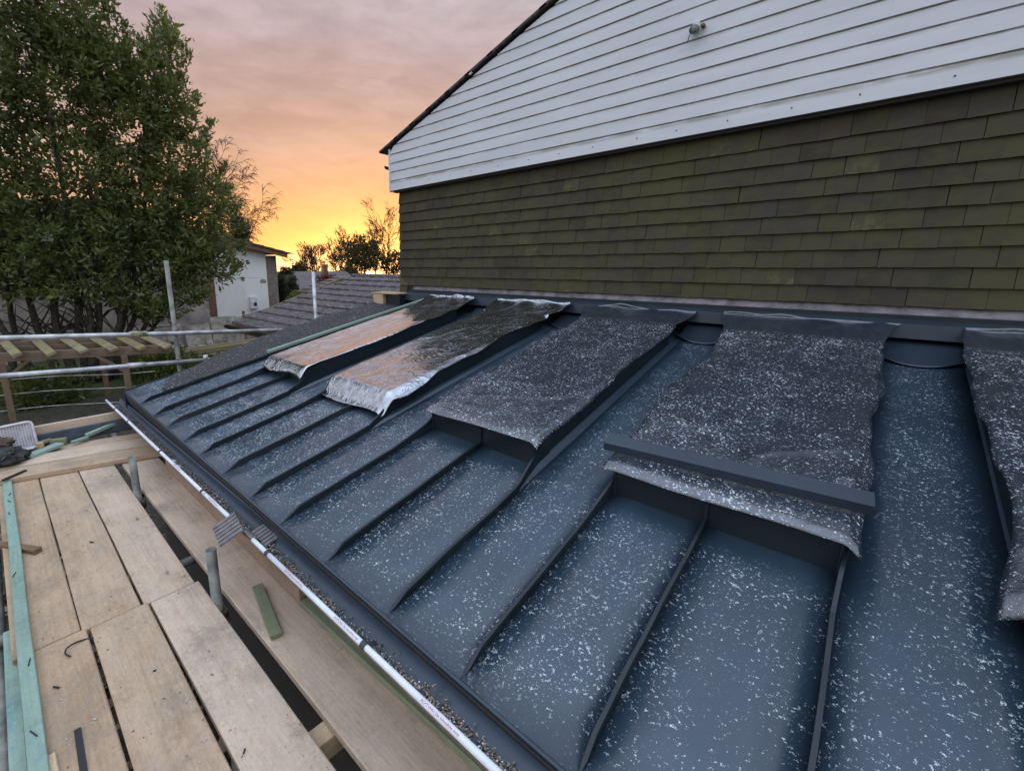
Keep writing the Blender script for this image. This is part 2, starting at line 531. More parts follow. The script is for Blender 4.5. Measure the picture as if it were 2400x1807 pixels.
def cladding_mat():
    m, t, b = material('white plastic cladding')
    p = t.pos()
    oc = t.n('ShaderNodeTexCoord').outputs['Object']
    big = t.noise(t.scale(p, (0.7, 1.0, 3.0)), 1.5, 4, 0.6)
    streak = t.noise(t.scale(p, (26.0, 1.0, 2.5)), 1.0, 5, 0.7)
    patch = t.noise(p, 1.6, 3, 0.6)
    z = t.n('ShaderNodeSeparateXYZ', i0=oc).outputs[2]
    c = t.mix(t.rng(big, 0.3, 0.7), (0.62, 0.63, 0.645), (0.70, 0.71, 0.725))
    s = t.math('MULTIPLY', t.rng(streak, 0.55, 0.78), t.rng(patch, 0.48, 0.68))
    c = t.mix(t.math('MULTIPLY', s, 0.45), c, (0.34, 0.35, 0.31))
    # algae line with the lap shadow painted in, along each groove
    groove_dark = t.math('MULTIPLY', t.rng(z, 0.080, 0.112), t.rng(t.noise(t.scale(p, (2.0, 1, 9.0)), 2.0, 4, 0.6), 0.30, 0.6))
    c = t.mix(t.math('MULTIPLY', groove_dark, 0.8), c, (0.26, 0.24, 0.17))
    lo = t.math('MULTIPLY', t.rng(z, 0.012, 0.002), t.rng(t.noise(t.scale(p, (5.0, 1, 9.0)), 2.0, 5, 0.7), 0.60, 0.72))
    c = t.mix(t.math('MULTIPLY', lo, 0.8), c, (0.14, 0.14, 0.09))
    t.put(b.inputs['Base Color'], c)
    t.put(b.inputs['Roughness'], t.rng(big, 0.3, 0.7, 0.42, 0.55))
    t.put(b.inputs['Normal'], t.n('ShaderNodeBump', Strength=0.6, Distance=1.0, Height=t.math('MULTIPLY', t.noise(t.scale(p, (0.6, 1, 2)), 2.0, 3), 0.012)))
    return m


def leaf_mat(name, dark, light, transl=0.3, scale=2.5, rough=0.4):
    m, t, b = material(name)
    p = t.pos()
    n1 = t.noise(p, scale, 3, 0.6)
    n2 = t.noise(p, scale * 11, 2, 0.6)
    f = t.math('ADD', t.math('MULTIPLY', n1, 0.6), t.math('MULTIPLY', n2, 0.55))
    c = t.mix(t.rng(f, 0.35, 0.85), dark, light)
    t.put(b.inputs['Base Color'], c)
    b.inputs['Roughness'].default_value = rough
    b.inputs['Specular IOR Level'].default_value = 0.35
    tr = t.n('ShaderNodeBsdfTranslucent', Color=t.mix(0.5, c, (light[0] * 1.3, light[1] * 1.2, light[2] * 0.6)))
    mx = t.n('ShaderNodeMixShader', i0=transl, i1=b.outputs[0], i2=tr.outputs[0])
    out = [n for n in m.node_tree.nodes if n.type == 'OUTPUT_MATERIAL'][0]
    t.put(out.inputs['Surface'], mx.outputs[0])
    return m


def roof_tile_mat():
    m, t, b = material('frosted concrete roof tile')
    p = t.pos()
    big = t.noise(p, 1.2, 4, 0.6)
    c = t.mix(t.rng(big, 0.3, 0.7), (0.060, 0.046, 0.043), (0.090, 0.070, 0.066))
    c = t.mix(t.rng(t.objrand(), 0, 1, 0.0, 0.3, False), c, (0.10, 0.09, 0.09))
    fm = t.rng(t.noise(p, 21.0, 4, 0.75), 0.53, 0.62)
    c = t.mix(t.math('MULTIPLY', fm, 0.45), c, (0.46, 0.45, 0.46))
    t.put(b.inputs['Base Color'], c)
    b.inputs['Roughness'].default_value = 0.8
    t.put(b.inputs['Normal'], t.n('ShaderNodeBump', Strength=0.7, Distance=1.0, Height=t.math('MULTIPLY', t.noise(p, 60.0, 4, 0.7), 0.006)))
    return m


def wall_white_mat():
    m, t, b = material('cracked white render')
    p = t.pos()
    n1 = t.noise(p, 1.1, 5, 0.65)
    c = t.mix(t.rng(n1, 0.3, 0.7), (0.76, 0.75, 0.72), (0.84, 0.835, 0.82))
    sp = t.n('ShaderNodeSeparateXYZ', i0=p)
    # one horizontal crack line and a patch where the render came off
    ln = t.math('ABSOLUTE', t.math('SUBTRACT', sp.outputs[2], t.math('ADD', -0.39, t.math('MULTIPLY', t.noise(p, 3.0, 4, 0.6), 0.07))))
    c = t.mix(t.rng(ln, 0.004, 0.012, 0.55, 0.0), c, (0.3, 0.29, 0.27))
    stain = t.rng(t.noise(t.scale(p, (1, 5.0, 0.8)), 1.5, 5, 0.65), 0.55, 0.75, 0.0, 0.35)
    c = t.mix(stain, c, (0.52, 0.50, 0.45))
    t.put(b.inputs['Base Color'], c)
    b.inputs['Roughness'].default_value = 0.9
    t.put(b.inputs['Normal'], t.n('ShaderNodeBump', Strength=0.6, Distance=1.0, Height=t.math('MULTIPLY', t.noise(p, 40.0, 4), 0.006)))
    return m


def ground_mat():
    m, t, b = material('garden ground')
    p = t.pos()
    n1 = t.noise(p, 0.5, 4, 0.6)
    n2 = t.noise(p, 9.0, 6, 0.7)
    soil = t.mix(t.rng(n2, 0.3, 0.7), (0.022, 0.020, 0.013), (0.075, 0.062, 0.040))
    lawn = t.mix(t.rng(n2, 0.3, 0.7), (0.035, 0.045, 0.014), (0.075, 0.095, 0.030))
    sp = t.n('ShaderNodeSeparateXYZ', i0=p)
    f = t.rng(t.math('ADD', sp.outputs[0], t.math('MULTIPLY', n1, 3.0)), -8.5, -10.0)
    t.put(b.inputs['Base Color'], t.mix(f, soil, lawn))
    b.inputs['Roughness'].default_value = 0.95
    t.put(b.inputs['Normal'], t.n('ShaderNodeBump', Strength=1.0, Distance=1.0, Height=t.math('MULTIPLY', n2, 0.05)))
    return m


M_PANEL = metal_mat('frosted slate grey metal')
M_METAL_SHADED = metal_mat('slate grey metal', False, (0.012, 0.019, 0.025), 1.45)  # darker copy of the roof metal, shade of upright faces put into its colour
M_DRIP = metal_mat('slate grey edge metal', False, (0.024, 0.038, 0.054), 1.5)
M_SHEET = [sheet_mat('metal sheen black film', 0.10, 0.17, 4.0), sheet_mat('metal sheen black film with some frost', 0.45, 0.19, 3.6),  # two leftmost films: pale metal-like base put in to brighten the sky reflection
           sheet_mat('frosted black film', 1.0, 0.17, 2.0), sheet_mat('frosted black film over skylight', 1.0, 0.18, 2.0)]
M_TILE = tile_mat()
M_CLAD = cladding_mat()
M_LEAD = plain('old lead strip', (0.15, 0.135, 0.142), 0.6, 0.0, 0.35, 9.0, 0.004)
M_CORE = plain('dark wall behind', (0.04, 0.035, 0.03), 0.9)
M_RAKE = plain('dark verge tile', (0.055, 0.045, 0.045), 0.75, 0, 0.5, 14.0, 0.004)
M_TRIM = plain('white trim', (0.66, 0.67, 0.69), 0.45)
M_BOARD = wood_mat('scaffold board', (0.55, 0.405, 0.275), (0.37, 0.255, 0.165), (0.27, 0.17, 0.10), 0.85)
M_GREEN = wood_mat('green treated batten', (0.30, 0.41, 0.33), (0.20, 0.30, 0.24), (0.10, 0.25, 0.33), 0.7)
M_OLIVE = wood_mat('olive treated timber', (0.25, 0.265, 0.155), (0.15, 0.17, 0.10), (0.06, 0.09, 0.075), 0.5)
M_PINE = wood_mat('bare softwood', (0.55, 0.39, 0.22), (0.40, 0.26, 0.13), (0.25, 0.15, 0.08), 0.3)
M_BROWNP = wood_mat('brown sawn plank', (0.34, 0.235, 0.165), (0.22, 0.145, 0.10), (0.12, 0.08, 0.06), 0.5)
M_BROWN = wood_mat('weathered brown timber', (0.24, 0.155, 0.085), (0.13, 0.08, 0.045), (0.07, 0.045, 0.03), 0.5)
M_PERG = wood_mat('lichened pergola timber', (0.25, 0.19, 0.13), (0.15, 0.11, 0.075), (0.08, 0.06, 0.04), 0.5, 1.0, (0.30, 0.27, 0.065))
M_PERGP = wood_mat('pergola post timber', (0.23, 0.155, 0.095), (0.13, 0.085, 0.05), (0.09, 0.06, 0.04), 0.4)
M_GALV = plain('dull galvanised tube', (0.20, 0.20, 0.175), 0.6, 0.35, 0.35, 7.0, 0.0003)
M_RAIL = plain('bright galvanised tube', (0.50, 0.50, 0.50), 0.42, 0.4, 0.25, 7.0, 0.0002)
M_CLAMP = plain('rusty coupler', (0.16, 0.11, 0.08), 0.7, 0.5, 0.5, 30.0, 0.003)
M_SLEEVE = plain('yellowish sleeve coupler', (0.38, 0.36, 0.24), 0.6, 0.3, 0.35, 30.0, 0.002)
M_GUT = metal_mat('slate grey gutter metal', False, (0.036, 0.052, 0.072), 1.5)
M_GUTO = plain('outer gutter face with painted board reflection', (0.19, 0.130, 0.098), 0.35, 0.1, 0.3, 6.0, 0.0)  # brown stands in for the boards mirrored in the dark metal
M_FILM = plain('white protective film', (0.70, 0.74, 0.80), 0.4, 0, 0.05)
M_RED = plain('red print', (0.55, 0.10, 0.12), 0.6, 0, 0.05)
M_BLACK = plain('black plastic', (0.012, 0.012, 0.013), 0.4, 0, 0.2)
M_STRAP = plain('dark strap', (0.05, 0.05, 0.055), 0.45, 0.2, 0.2)
M_RIB = plain('ribbed grey strip', (0.165, 0.15, 0.15), 0.5, 0.1, 0.15, 30.0)
M_CRATE = plain('white crate plastic', (0.62, 0.60, 0.62), 0.5, 0, 0.12)
M_CLOTH = plain('dark cloth', (0.035, 0.04, 0.038), 0.9, 0, 0.5, 8.0, 0.006)
M_CLOTHB = plain('brown cloth', (0.13, 0.085, 0.06), 0.9, 0, 0.4, 12.0, 0.006)
M_FELT = plain('black mineral felt', (0.042, 0.039, 0.041), 0.85, 0, 0.9, 120.0, 0.005)
M_MEMB = plain('blue grey board face', (0.085, 0.105, 0.135), 0.6, 0, 0.15)
M_NTILE = roof_tile_mat()
M_WHITE = wall_white_mat()
M_PINK = plain('pinkish render', (0.34, 0.29, 0.27), 0.9, 0, 0.25, 2.0, 0.004)
M_BLOCK = plain('bare concrete block', (0.20, 0.165, 0.15), 0.9, 0, 0.2, 10.0, 0.004)
M_BRICK = plain('red brown brick', (0.20, 0.10, 0.07), 0.9, 0, 0.3, 18.0, 0.003)
M_BROOF = plain('brown shed roof', (0.085, 0.06, 0.05), 0.8, 0, 0.3, 9.0, 0.004)
M_SLAB = plain('stained concrete slab', (0.36, 0.32, 0.27), 0.9, 0, 0.3, 4.0, 0.004)
M_SLEEPER = wood_mat('weathered sleeper', (0.30, 0.24, 0.13), (0.17, 0.14, 0.08), (0.12, 0.12, 0.05), 0.5)
M_GRND = ground_mat()
M_BARK = plain('grey brown bark', (0.060, 0.052, 0.040), 0.9, 0, 0.4, 14.0, 0.02)
M_TWIG = plain('dark twig', (0.055, 0.040, 0.030), 0.9, 0, 0.3)
M_LEAF = leaf_mat('bay leaf', (0.042, 0.066, 0.022), (0.215, 0.240, 0.078), 0.30, 1.6)
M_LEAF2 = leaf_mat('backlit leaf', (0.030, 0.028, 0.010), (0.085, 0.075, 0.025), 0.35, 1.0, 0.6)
M_HEDGE = leaf_mat('dark hedge leaf', (0.020, 0.026, 0.009), (0.055, 0.060, 0.020), 0.2, 1.0, 0.6)
M_LIME = leaf_mat('yellow green leaf', (0.07, 0.09, 0.02), (0.22, 0.24, 0.06), 0.3, 3.0, 0.6)
M_RUST = leaf_mat('dark red leaf', (0.08, 0.018, 0.015), (0.20, 0.045, 0.035), 0.3, 3.0, 0.6)
M_GRASS = leaf_mat('grass blade', (0.035, 0.060, 0.012), (0.110, 0.150, 0.035), 0.3, 3.0, 0.7)
M_DEB = plain('gravel and moss crumbs', (0.23, 0.175, 0.125), 0.9, 0, 0.8, 90.0)
M_ICE = plain('ice crumbs', (0.66, 0.70, 0.76), 0.5, 0, 0.1)
M_STONE = plain('pale stone chip', (0.5, 0.5, 0.47), 0.8, 0, 0.2)

# ------------------------------------------------------------------ terrain


def smooth(a, b, x):
    t = min(1, max(0, (x - a) / (b - a)))
    return t * t * (3 - 2 * t)


def gz(x, y):
    z = -3.4 + 0.95 * smooth(-6.4, -9.2, x)
    r = math.hypot(x, y)
    z -= max(0, r - 30) * 0.032
    return z + noise.noise((x * 0.4, y * 0.4, 0)) * 0.05


g = MB()
ax = [-1500, -700, -300, -150, -80, -50, -36] + [-30 + i * 1.0 for i in range(41)] + [16, 30, 80, 200, 600, 1500]
ay = [-1500, -600, -200, -80, -30, -15] + [-10 + i * 1.0 for i in range(31)] + [25, 32, 45, 80, 160, 300, 700, 1500]
for yy in ay:
    for xx in ax:
        g.v.append((xx, yy, gz(xx, yy)))
nx = len(ax)
for j in range(len(ay) - 1):
    for i in range(nx - 1):
        k = j * nx + i
        g.f.append((k, k + 1, k + nx + 1, k + nx))
tag(g.obj('ground', M_GRND, smooth=True), kind='structure')

# ------------------------------------------------------------------ the house: tile-hung wall with white boarded gable
TW, TG = 0.167, 0.1215            # tile pitch along the wall, course height
house = thing('house', (-1.0, 4.6, -3.4), 'house gable wall, olive brown hanging tiles below white horizontal cladding boards', 'house')
rake = lambda z: -4.934 + (z - 1.557) / 0.34
core = MB().prism([(-4.80, -3.4), (3.0, -3.4), (3.0, 4.2), (rake(1.60) + 0.16, 1.60), (-4.80, 1.55)], 4.185, 9.0, 1)
core.obj('wall', M_CORE, house)


def tile_bm(seed):
    """one plain tile: bottom edge at z 0, leaning so its head tucks behind the course above"""
    r = random.Random(seed)
    b = MB()
    w, h, th = TW - 0.0016 - r.random() * 0.0012, 0.178, 0.012
    sk = r.uniform(-0.0018, 0.0018)
    cam_ = 0.0016
    nx_ = 4
    for back in (0, 1):
        for j in (0, 1):
            for i in range(nx_ + 1):
                u = i / nx_
                x = (u - 0.5) * w
                y = (h * j) * 0.150 + back * th + cam_ * (1 - 4 * (u - 0.5) ** 2) * -1
                z = h * j + (sk * (u - 0.5) * 2 if j == 0 else 0)
                b.v.append((x, y, z))
    n = nx_ + 1
    for i in range(nx_):
        b.f.append((i, i + 1, n + i + 1, n + i))
        b.f.append((2 * n + i, 3 * n + i, 3 * n + i + 1, 2 * n + i + 1))
        b.f.append((i, 2 * n + i, 2 * n + i + 1, i + 1))
    b.f.append((0, n, 3 * n, 2 * n))
    b.f.append((n - 1, 2 * n + n - 1, 3 * n + n - 1, n + n - 1))
    return b


TV = [tile_bm(s) for s in range(12)]
TM = [b.mesh('tile', M_TILE) for b in TV]
spots = []
for r in range(10):
    z = -0.245 + TG * r
    off = (r % 2) * TW / 2
    i = 0
    while True:
        x = -4.862 + TW / 2 + i * TW - off + (TW / 2 if off and i == 0 else 0) * 0
        i += 1
        if x > 1.7: break
        if x - TW / 2 < -4.90:
            spots.append((False, 5.9, -4.862 + TW / 4, 4.150, z))
            continue
        y = 4.150
        depth = (-x * 0.685 + y * 0.698)
        vis = x < 0.72 + (-0.1 * r)
        spots.append((not vis, depth, x, y, z))
spots.append((False, 6, -4.80, 4.152, -0.245 - TG))
spots.sort()
rest = MB(); rest_r = []
for k, (nv, dep, x, y, z) in enumerate(spots):
    jx, jz, jy = random.gauss(0, 0.0011), random.gauss(0, 0.0013), random.uniform(-0.003, 0.001)
    rot = (random.gauss(0, 0.008), random.gauss(0, 0.003), random.gauss(0, 0.010))
    vi = random.randrange(12)
    if k < 300 and dep != 5.9 or dep == 5.9:
        ti = put('tile', TM[vi], (x + jx, y + jy, z + jz), house, rot)
        if dep == 5.9:
            ti.scale = (0.5, 1, 1)
    else:
        m = Matrix.Translation((x + jx, y + jy, z + jz)) @ Euler(rot).to_matrix().to_4x4()
        rest.add([m @ Vector(p) for p in TV[vi].v], TV[vi].f)
        rest_r += [random.random()] * len(TV[vi].f)
o = rest.obj('far_tiles', M_TILE, house)
at = o.data.attributes.new('rnd', 'FLOAT', 'FACE')
at.data.foreach_set('value', rest_r)
o['kind'] = 'stuff'

# white cladding boards with a shiplap groove, cut off along the slope of the roof
zb = 1.014
bi = 0
while zb < 3.9:
    hgt = 0.128 if bi == 0 else 0.1115
    prof = [(0.000, 0.0), (0.003, hgt - 0.020), (0.007, hgt - 0.012), (0.013, hgt - 0.004), (0.013, hgt + 0.010), (0.030, hgt + 0.010), (0.030, 0.0)]
    b = MB()
    xs_r = 2.8
    n = len(prof)
    for side in (0, 1):
        for (dy, dz) in prof:
            xl = max(-4.925, rake(zb + dz) + 0.045)
            b.v.append((xl if side == 0 else xs_r, 4.072 + dy + random.uniform(0, 0.0), zb + 0.004 + dz))
    b.f = [tuple(range(n))[::-1], tuple(range(n, 2 * n))] + [(i, (i + 1) % n, n + (i + 1) % n, n + i) for i in range(n)]
    me = b.mesh('cladding_board', M_CLAD, base=(-1, 4.072, zb))
    put('cladding_board', me, (-1, 4.072, zb), house)
    zb += hgt
    bi += 1
MB().box(-4.91, 2.8, 4.105, 4.18, 0.995, 4.0 - 2.4).obj('cladding_shade_strip', M_CORE, house)  # dark strip painting the shadow under the lowest cladding board
MB().box(-4.948, -4.9265, 4.066, 4.115, 1.004, 1.545).obj('corner_trim', M_TRIM, house, bevel=0.003)
MB().box(-4.962, -4.9495, 4.075, 9.0, 1.02, 1.50).obj('fascia', M_TRIM, house)
gt = MB()
arc = [(math.cos(a), math.sin(a)) for a in [math.pi + math.pi * k / 8 for k in range(9)]]
gt.prism([(-5.02 + 0.055 * c_, 1.36 + 0.055 * s_) for c_, s_ in arc] + [(-5.02 + 0.05 * c_, 1.36 + 0.05 * s_) for c_, s_ in reversed(arc)], 4.09, 9.0, 1)
gt.obj('eaves_gutter', M_BLACK, house)
# verge: the stepped ends of the roof tiles along the slope
zz = 1.50
while zz < 4.1:
    x0 = rake(zz)
    x1 = rake(zz + 0.115)
    b = MB()
    b.bar((x0 - 0.02, 4.20, zz + 0.033), (x1 + 0.03, 4.20, zz + 0.115 + 0.046), 0.32, 0.030)
    b.obj('verge_tile', M_RAKE, house, bevel=0.004)
    if random.random() < 0.2:
        MB().bar((x0 + 0.05, 4.045, zz + 0.028), (x0 + 0.085, 4.045, zz + 0.040), 0.02, 0.012).obj('mortar_dab', M_TRIM, house)
    zz += 0.105
MB().prism([(rake(1.5) - 0.1, 1.46), (3.0, 1.46 + (3.0 - rake(1.5) + 0.1) * 0.34), (3.0, 1.52 + (3.0 - rake(1.5) + 0.1) * 0.34), (rake(1.5) - 0.1, 1.52)], 4.40, 9.0, 1).obj('roof_slope', M_RAKE, house)

# lead strip under the lowest tiles
ld = MB()
ld.grid(120, 3, lambda u, v: (-4.60 + 6.6 * u, 4.178 - 0.045 * v + 0.004 * noise.noise((u * 60, v * 2, 3)), -0.235 - 0.088 * v + 0.005 * noise.noise((u * 40, 5, v))))
ld.obj('lead_strip', M_LEAD, house, True, thick=0.003)
# broken lamp bracket on the cladding
br = thing('wall_bracket', (-1.26, 4.06, 1.70), 'small broken lamp bracket hanging on the white cladding boards', 'bracket')
MB().box(-1.285, -1.235, 4.045, 4.068, 1.755, 1.815).obj('base_plate', M_TRIM, br, bevel=0.006)
b = MB()
b.tube([(-1.26, 4.052, 1.762), (-1.262, 4.02, 1.752), (-1.256, 3.99, 1.735), (-1.25, 3.985, 1.712)], [0.026, 0.031, 0.030, 0.018], 10)
b.obj('socket', plain('dirty lamp socket', (0.17, 0.17, 0.145), 0.7, 0, 0.5, 40), br, True)
MB().tube([(-1.285, 4.03, 1.752), (-1.292, 4.02, 1.70), (-1.302, 4.03, 1.672)], 0.003, 6).obj('loose_wire', M_BLACK, br)
MB().box(-1.222, -1.196, 4.03, 4.068, 1.752, 1.776).obj('cable_clip', M_CLAMP, br, bevel=0.004)
for k in range(15):
    xk = -4.55 + k * 0.36 + random.uniform(-0.03, 0.03)
    MB().tube([(xk, 4.0725, 1.072), (xk, 4.0700, 1.072)], 0.005, 8).obj('screw_head', M_BLACK, house)

# ------------------------------------------------------------------ the standing seam roof
TP = math.tan(R(11.5))
rz = lambda y: -1.353 + TP * y
roof = thing('metal_roof', (-1.8, 2.4, rz(2.4)), 'slate grey standing seam metal roof sprinkled with frost below the tiled wall', 'roof')
EAVE, TOP = 0.806, 4.12
seams = [-5.10, -4.528, -4.081, -3.704, -3.302, -2.974, -2.579, -2.196, -1.851, -1.457, -1.057, -0.709, -0.341, 0.050, 0.430, 0.815, 1.20, 1.56, 1.95, 2.35]
kerbs = [(-4.065, -3.375, -3.704), (-2.962, -2.278, -2.579), (-1.841, -1.110, -1.457), (-0.700, 0.045, -0.341), (0.442, 1.172, 0.815)]
for a, c in zip(seams[:-1], seams[1:]):
    MB().grid(3, 14, lambda u, v: (a + 0.001 + (c - a - 0.002) * u, EAVE + (TOP - EAVE) * v,
              rz(EAVE + (TOP - EAVE) * v) + 0.0015 * noise.noise((a * 3 + u * 2, v * 6, 0)))).obj('roof_panel', M_PANEL, roof, True, thick=0.003)


def seam_obj(path, parent, name='seam', w=0.009, jit=0.002):
    """upright fold following path of (x, y, height above roof)"""
    b = MB()
    pts = []
    for (p, q) in zip(path[:-1], path[1:]):
        L = math.hypot(q[0] - p[0], q[1] - p[1])
        n = max(1, int(L / 0.07))
        for i in range(n):
            t_ = i / n
            pts.append(tuple(p[k] + (q[k] - p[k]) * t_ for k in range(3)))
    pts.append(path[-1])
    sd = random.uniform(0, 100)
    lean = random.uniform(-0.004, 0.004)
    for (x, y, h) in pts:
        j = noise.noise((y * 4, sd, 0)) * jit * 2.2
        hh = max(0.001, h + noise.noise((y * 7, sd, 5)) * 0.0035 * (h > 0.02))
        tw = w * (0.4 if h < 0.004 else 1)
        z = rz(y)
        tx = x + j + lean * h / 0.04
        b.v += [(x - tw / 2, y, z - 0.002), (x + tw / 2, y, z - 0.002), (tx + tw * 0.5, y, z + hh * 0.8), (tx + tw * 0.85, y, z + hh * 0.82),
                (tx + tw * 0.75, y, z + hh), (tx - tw * 0.5, y, z + hh)]
    n = 6
    for i in range(len(pts) - 1):
        k = i * n
        for a in range(n):
            c = (a + 1) % n
            b.f.append((k + a, k + c, k + n + c, k + n + a))
    b.f += [tuple(range(n))[::-1], tuple((len(pts) - 1) * n + k for k in range(n))]
    return b.obj(name, M_METAL_SHADED, parent)


SH = 0.036
for si, x in enumerate(seams[1:-1], 1):
    start = [(x, 0.822, 0.001), (x, 0.852 + random.uniform(-0.01, 0.01), 0.012), (x, 0.905 + random.uniform(-0.01, 0.012), SH)]
    kl = [k for k in kerbs if 0 <= k[0] - x < 0.03]
    kr = [k for k in kerbs if -0.01 <= x - k[1] < 0.09]
    km = [k for k in kerbs if abs(k[2] - x) < 0.01]
    if kl:
        xe = kl[0][0]
        seam_obj(start + [(x, 1.50, SH), (x, 1.66, SH + 0.008), (xe - 0.006, 1.77, SH + 0.030), (xe - 0.005, 1.86, 0.10)], roof)
    elif kr:
        xe = kr[0][1]
        seam_obj(start + [(x, 1.42, SH), (x - 0.004, 1.60, SH + 0.004), ((x + xe) / 2, 1.72, SH + 0.020), (xe + 0.006, 1.84, 0.085), (xe + 0.005, 1.95, 0.125)], roof)
    elif km:
        seam_obj(start + [(x, 1.805, SH)], roof)
    else:
        seam_obj(start + [(x, 4.05, SH)], roof)
# small ribs pressed into the corner panel
for x in (-5.03, -4.95, -4.87, -4.79):
    MB().tube([(x, 0.83, rz(0.83) + 0.002), (x, 1.30, rz(1.30) + 0.002)], 0.008, 6).obj('panel_rib', M_PANEL, roof, True)

# eave: drip edge, fascia behind the gutter
dz = rz(EAVE)
pr = [(0.806, dz + 0.003), (0.800, dz - 0.002), (0.803, dz - 0.010), (0.818, dz - 0.095), (0.830, dz - 0.095), (0.830, dz - 0.004)]
for k, (xa, xb) in enumerate([(-5.11, -3.26), (-3.258, -1.02), (-1.018, 1.2), (1.202, 2.4)]):
    MB().prism(pr, xa, xb, 0).obj('drip_edge', M_DRIP, roof)
MB().box(-5.10, 2.4, 0.832, 0.86, dz - 0.20, dz - 0.012).obj('fascia_board', M_METAL_SHADED, roof)
MB().prism([(0.80, rz(0.80) - 0.02), (TOP, rz(TOP) - 0.02), (TOP, rz(TOP) - 0.2), (0.86, rz(0.80) - 0.22)], -5.09, 2.38, 0).obj('roof_deck', M_CORE, roof)
MB().prism([(0.80, rz(0.80) - 0.20), (0.80, rz(0.80) + 0.008), (4.13, rz(4.13) + 0.008), (4.13, rz(4.13) - 0.20)], -5.135, -5.103, 0).obj('verge_trim', M_METAL_SHADED, roof)
MB().box(-4.95, 2.3, 0.95, 4.1, -3.4, -1.42).obj('extension_wall', M_CORE, roof)

# skylight upstands
KH = 0.140
for (xa, xb, xm) in kerbs:
    y0, y1 = 1.82, 3.72
    b = MB()
    th = 0.03
    for (p0, p1, q0, q1) in ((xa, xb, y0, y0 + th), (xa, xb, y1 - th, y1), (xa, xa + th, y0 + th, y1 - th), (xb - th, xb, y0 + th, y1 - th)):
        vs = [(p0, q0, rz(q0) - 0.003), (p1, q0, rz(q0) - 0.003), (p1, q1, rz(q1) - 0.003), (p0, q1, rz(q1) - 0.003)]
        vs += [(x, y, z + KH) for x, y, z in vs]
        b.add(vs, [(0, 3, 2, 1), (4, 5, 6, 7), (0, 1, 5, 4), (1, 2, 6, 5), (2, 3, 7, 6), (3, 0, 4, 7)])
    k_ = b.obj('skylight_upstand', M_METAL_SHADED, roof)
    b = MB()
    b.box(xm - 0.006, xm + 0.006, y0 - 0.012, y0 - 0.0005, rz(y0) + 0.0, rz(y0) + KH - 0.005)
    b.obj('front_fold', M_METAL_SHADED, k_)
    for xs_ in (xa, xb):
        b = MB()
        b.tube([(xs_, y0 - 0.002, rz(y0)), (xs_, y0 - 0.002, rz(y0) + KH - 0.004)], 0.006, 6)
        b.obj('corner_fold', M_METAL_SHADED, k_)
    MB().box(xa + 0.031, xb - 0.031, y0 + 0.031, y0 + 0.08, rz(y0) + 0.05, rz(y0) + KH - 0.004).obj('timber_liner', M_PINE, k_)
    # sheathing inside so the film has something to lie on
    b = MB()
    b.grid(2, 2, lambda u, v: (xa + 0.032 + (xb - xa - 0.064) * u, y0 + 0.082 + (y1 - y0 - 0.12) * v, rz(y0 + 0.082 + (y1 - y0 - 0.12) * v) + KH - 0.02))
    b.obj('glass_unit', M_BLACK, k_, thick=0.01)

# flashing along the wall: folded band, dark upstand behind it, tongues that run out on the roof
fl = [(4.125, -0.322), (4.052, -0.346), (4.044, -0.352), (4.036, -0.440), (4.042, -0.443), (4.060, -0.441), (4.125, -0.36)]
for xa, xb in ((-4.62, -2.40), (-2.398, -0.05), (-0.048, 2.35)):
    MB().prism(fl, xa, xb, 0).obj('wall_flashing', M_DRIP, roof)
MB().box(-4.62, 2.35, 4.105, 4.150, rz(4.1) - 0.02, -0.30).obj('upstand', M_METAL_SHADED, roof)
for (xa, xb) in [(kerbs[i][1] + 0.006, kerbs[i + 1][0] - 0.006) for i in range(4)]:
    def fn(u, v, xa=xa, xb=xb):
        x = xa + (xb - xa) * u
        e = 1 - (2 * u - 1) ** 2
        yf = 3.875 - 0.10 * e
        y = 4.10 + (yf - 4.10) * v
        z = rz(y) + 0.055 * (1 - v) ** 2 + 0.012 + 0.022 * v ** 3 * (1 - e)
        return (x, y, z)
    MB().grid(12, 8, fn).obj('apron', M_DRIP, roof, True, thick=0.003)

# mineral felt lapped over the verge
ft = MB()
def felt(u, v):
    y = 1.04 + 3.1 * v
    w = 0.10 * smooth(0, 0.12, v)
    x = -4.60 - (0.50 + 0.13 * noise.noise((y * 2.2, 1, 0)) + 0.10 * smooth(0.15, 0.5, v) * (1 - smooth(0.6, 1.0, v))) * u * smooth(-0.05, 0.10, v)
    z = rz(y) + 0.016 + 0.09 * u * smooth(0.05, 0.4, v) * (1 - 0.4 * v) + 0.022 * noise.noise((x * 5, y * 4, 2)) + 0.006 * noise.noise((x * 22, y * 22, 2))
    return (x, y, z)
ft.grid(24, 110, felt)
tag(ft.obj('roofing_felt', M_FELT, None, True, thick=0.006), 'loose black gritty roofing felt lapped along the left verge of the metal roof', 'roofing felt')
sc = MB()
for k in range(700):
    u, v = rng.random(), rng.random()
    x, y, z = felt(u, v)
    s_ = 0.002 + 0.004 * rng.random() ** 2
    sc.bar((x, y, z + 0.004), (x + s_ * 1.6 * (rng.random() - 0.5) * 2, y + s_ * 1.5, z + 0.005), s_, s_ * 0.7)
tag(sc.obj('felt_chippings', M_STONE), 'pale specks of frost and grit on the black felt', 'chippings', kind='stuff')

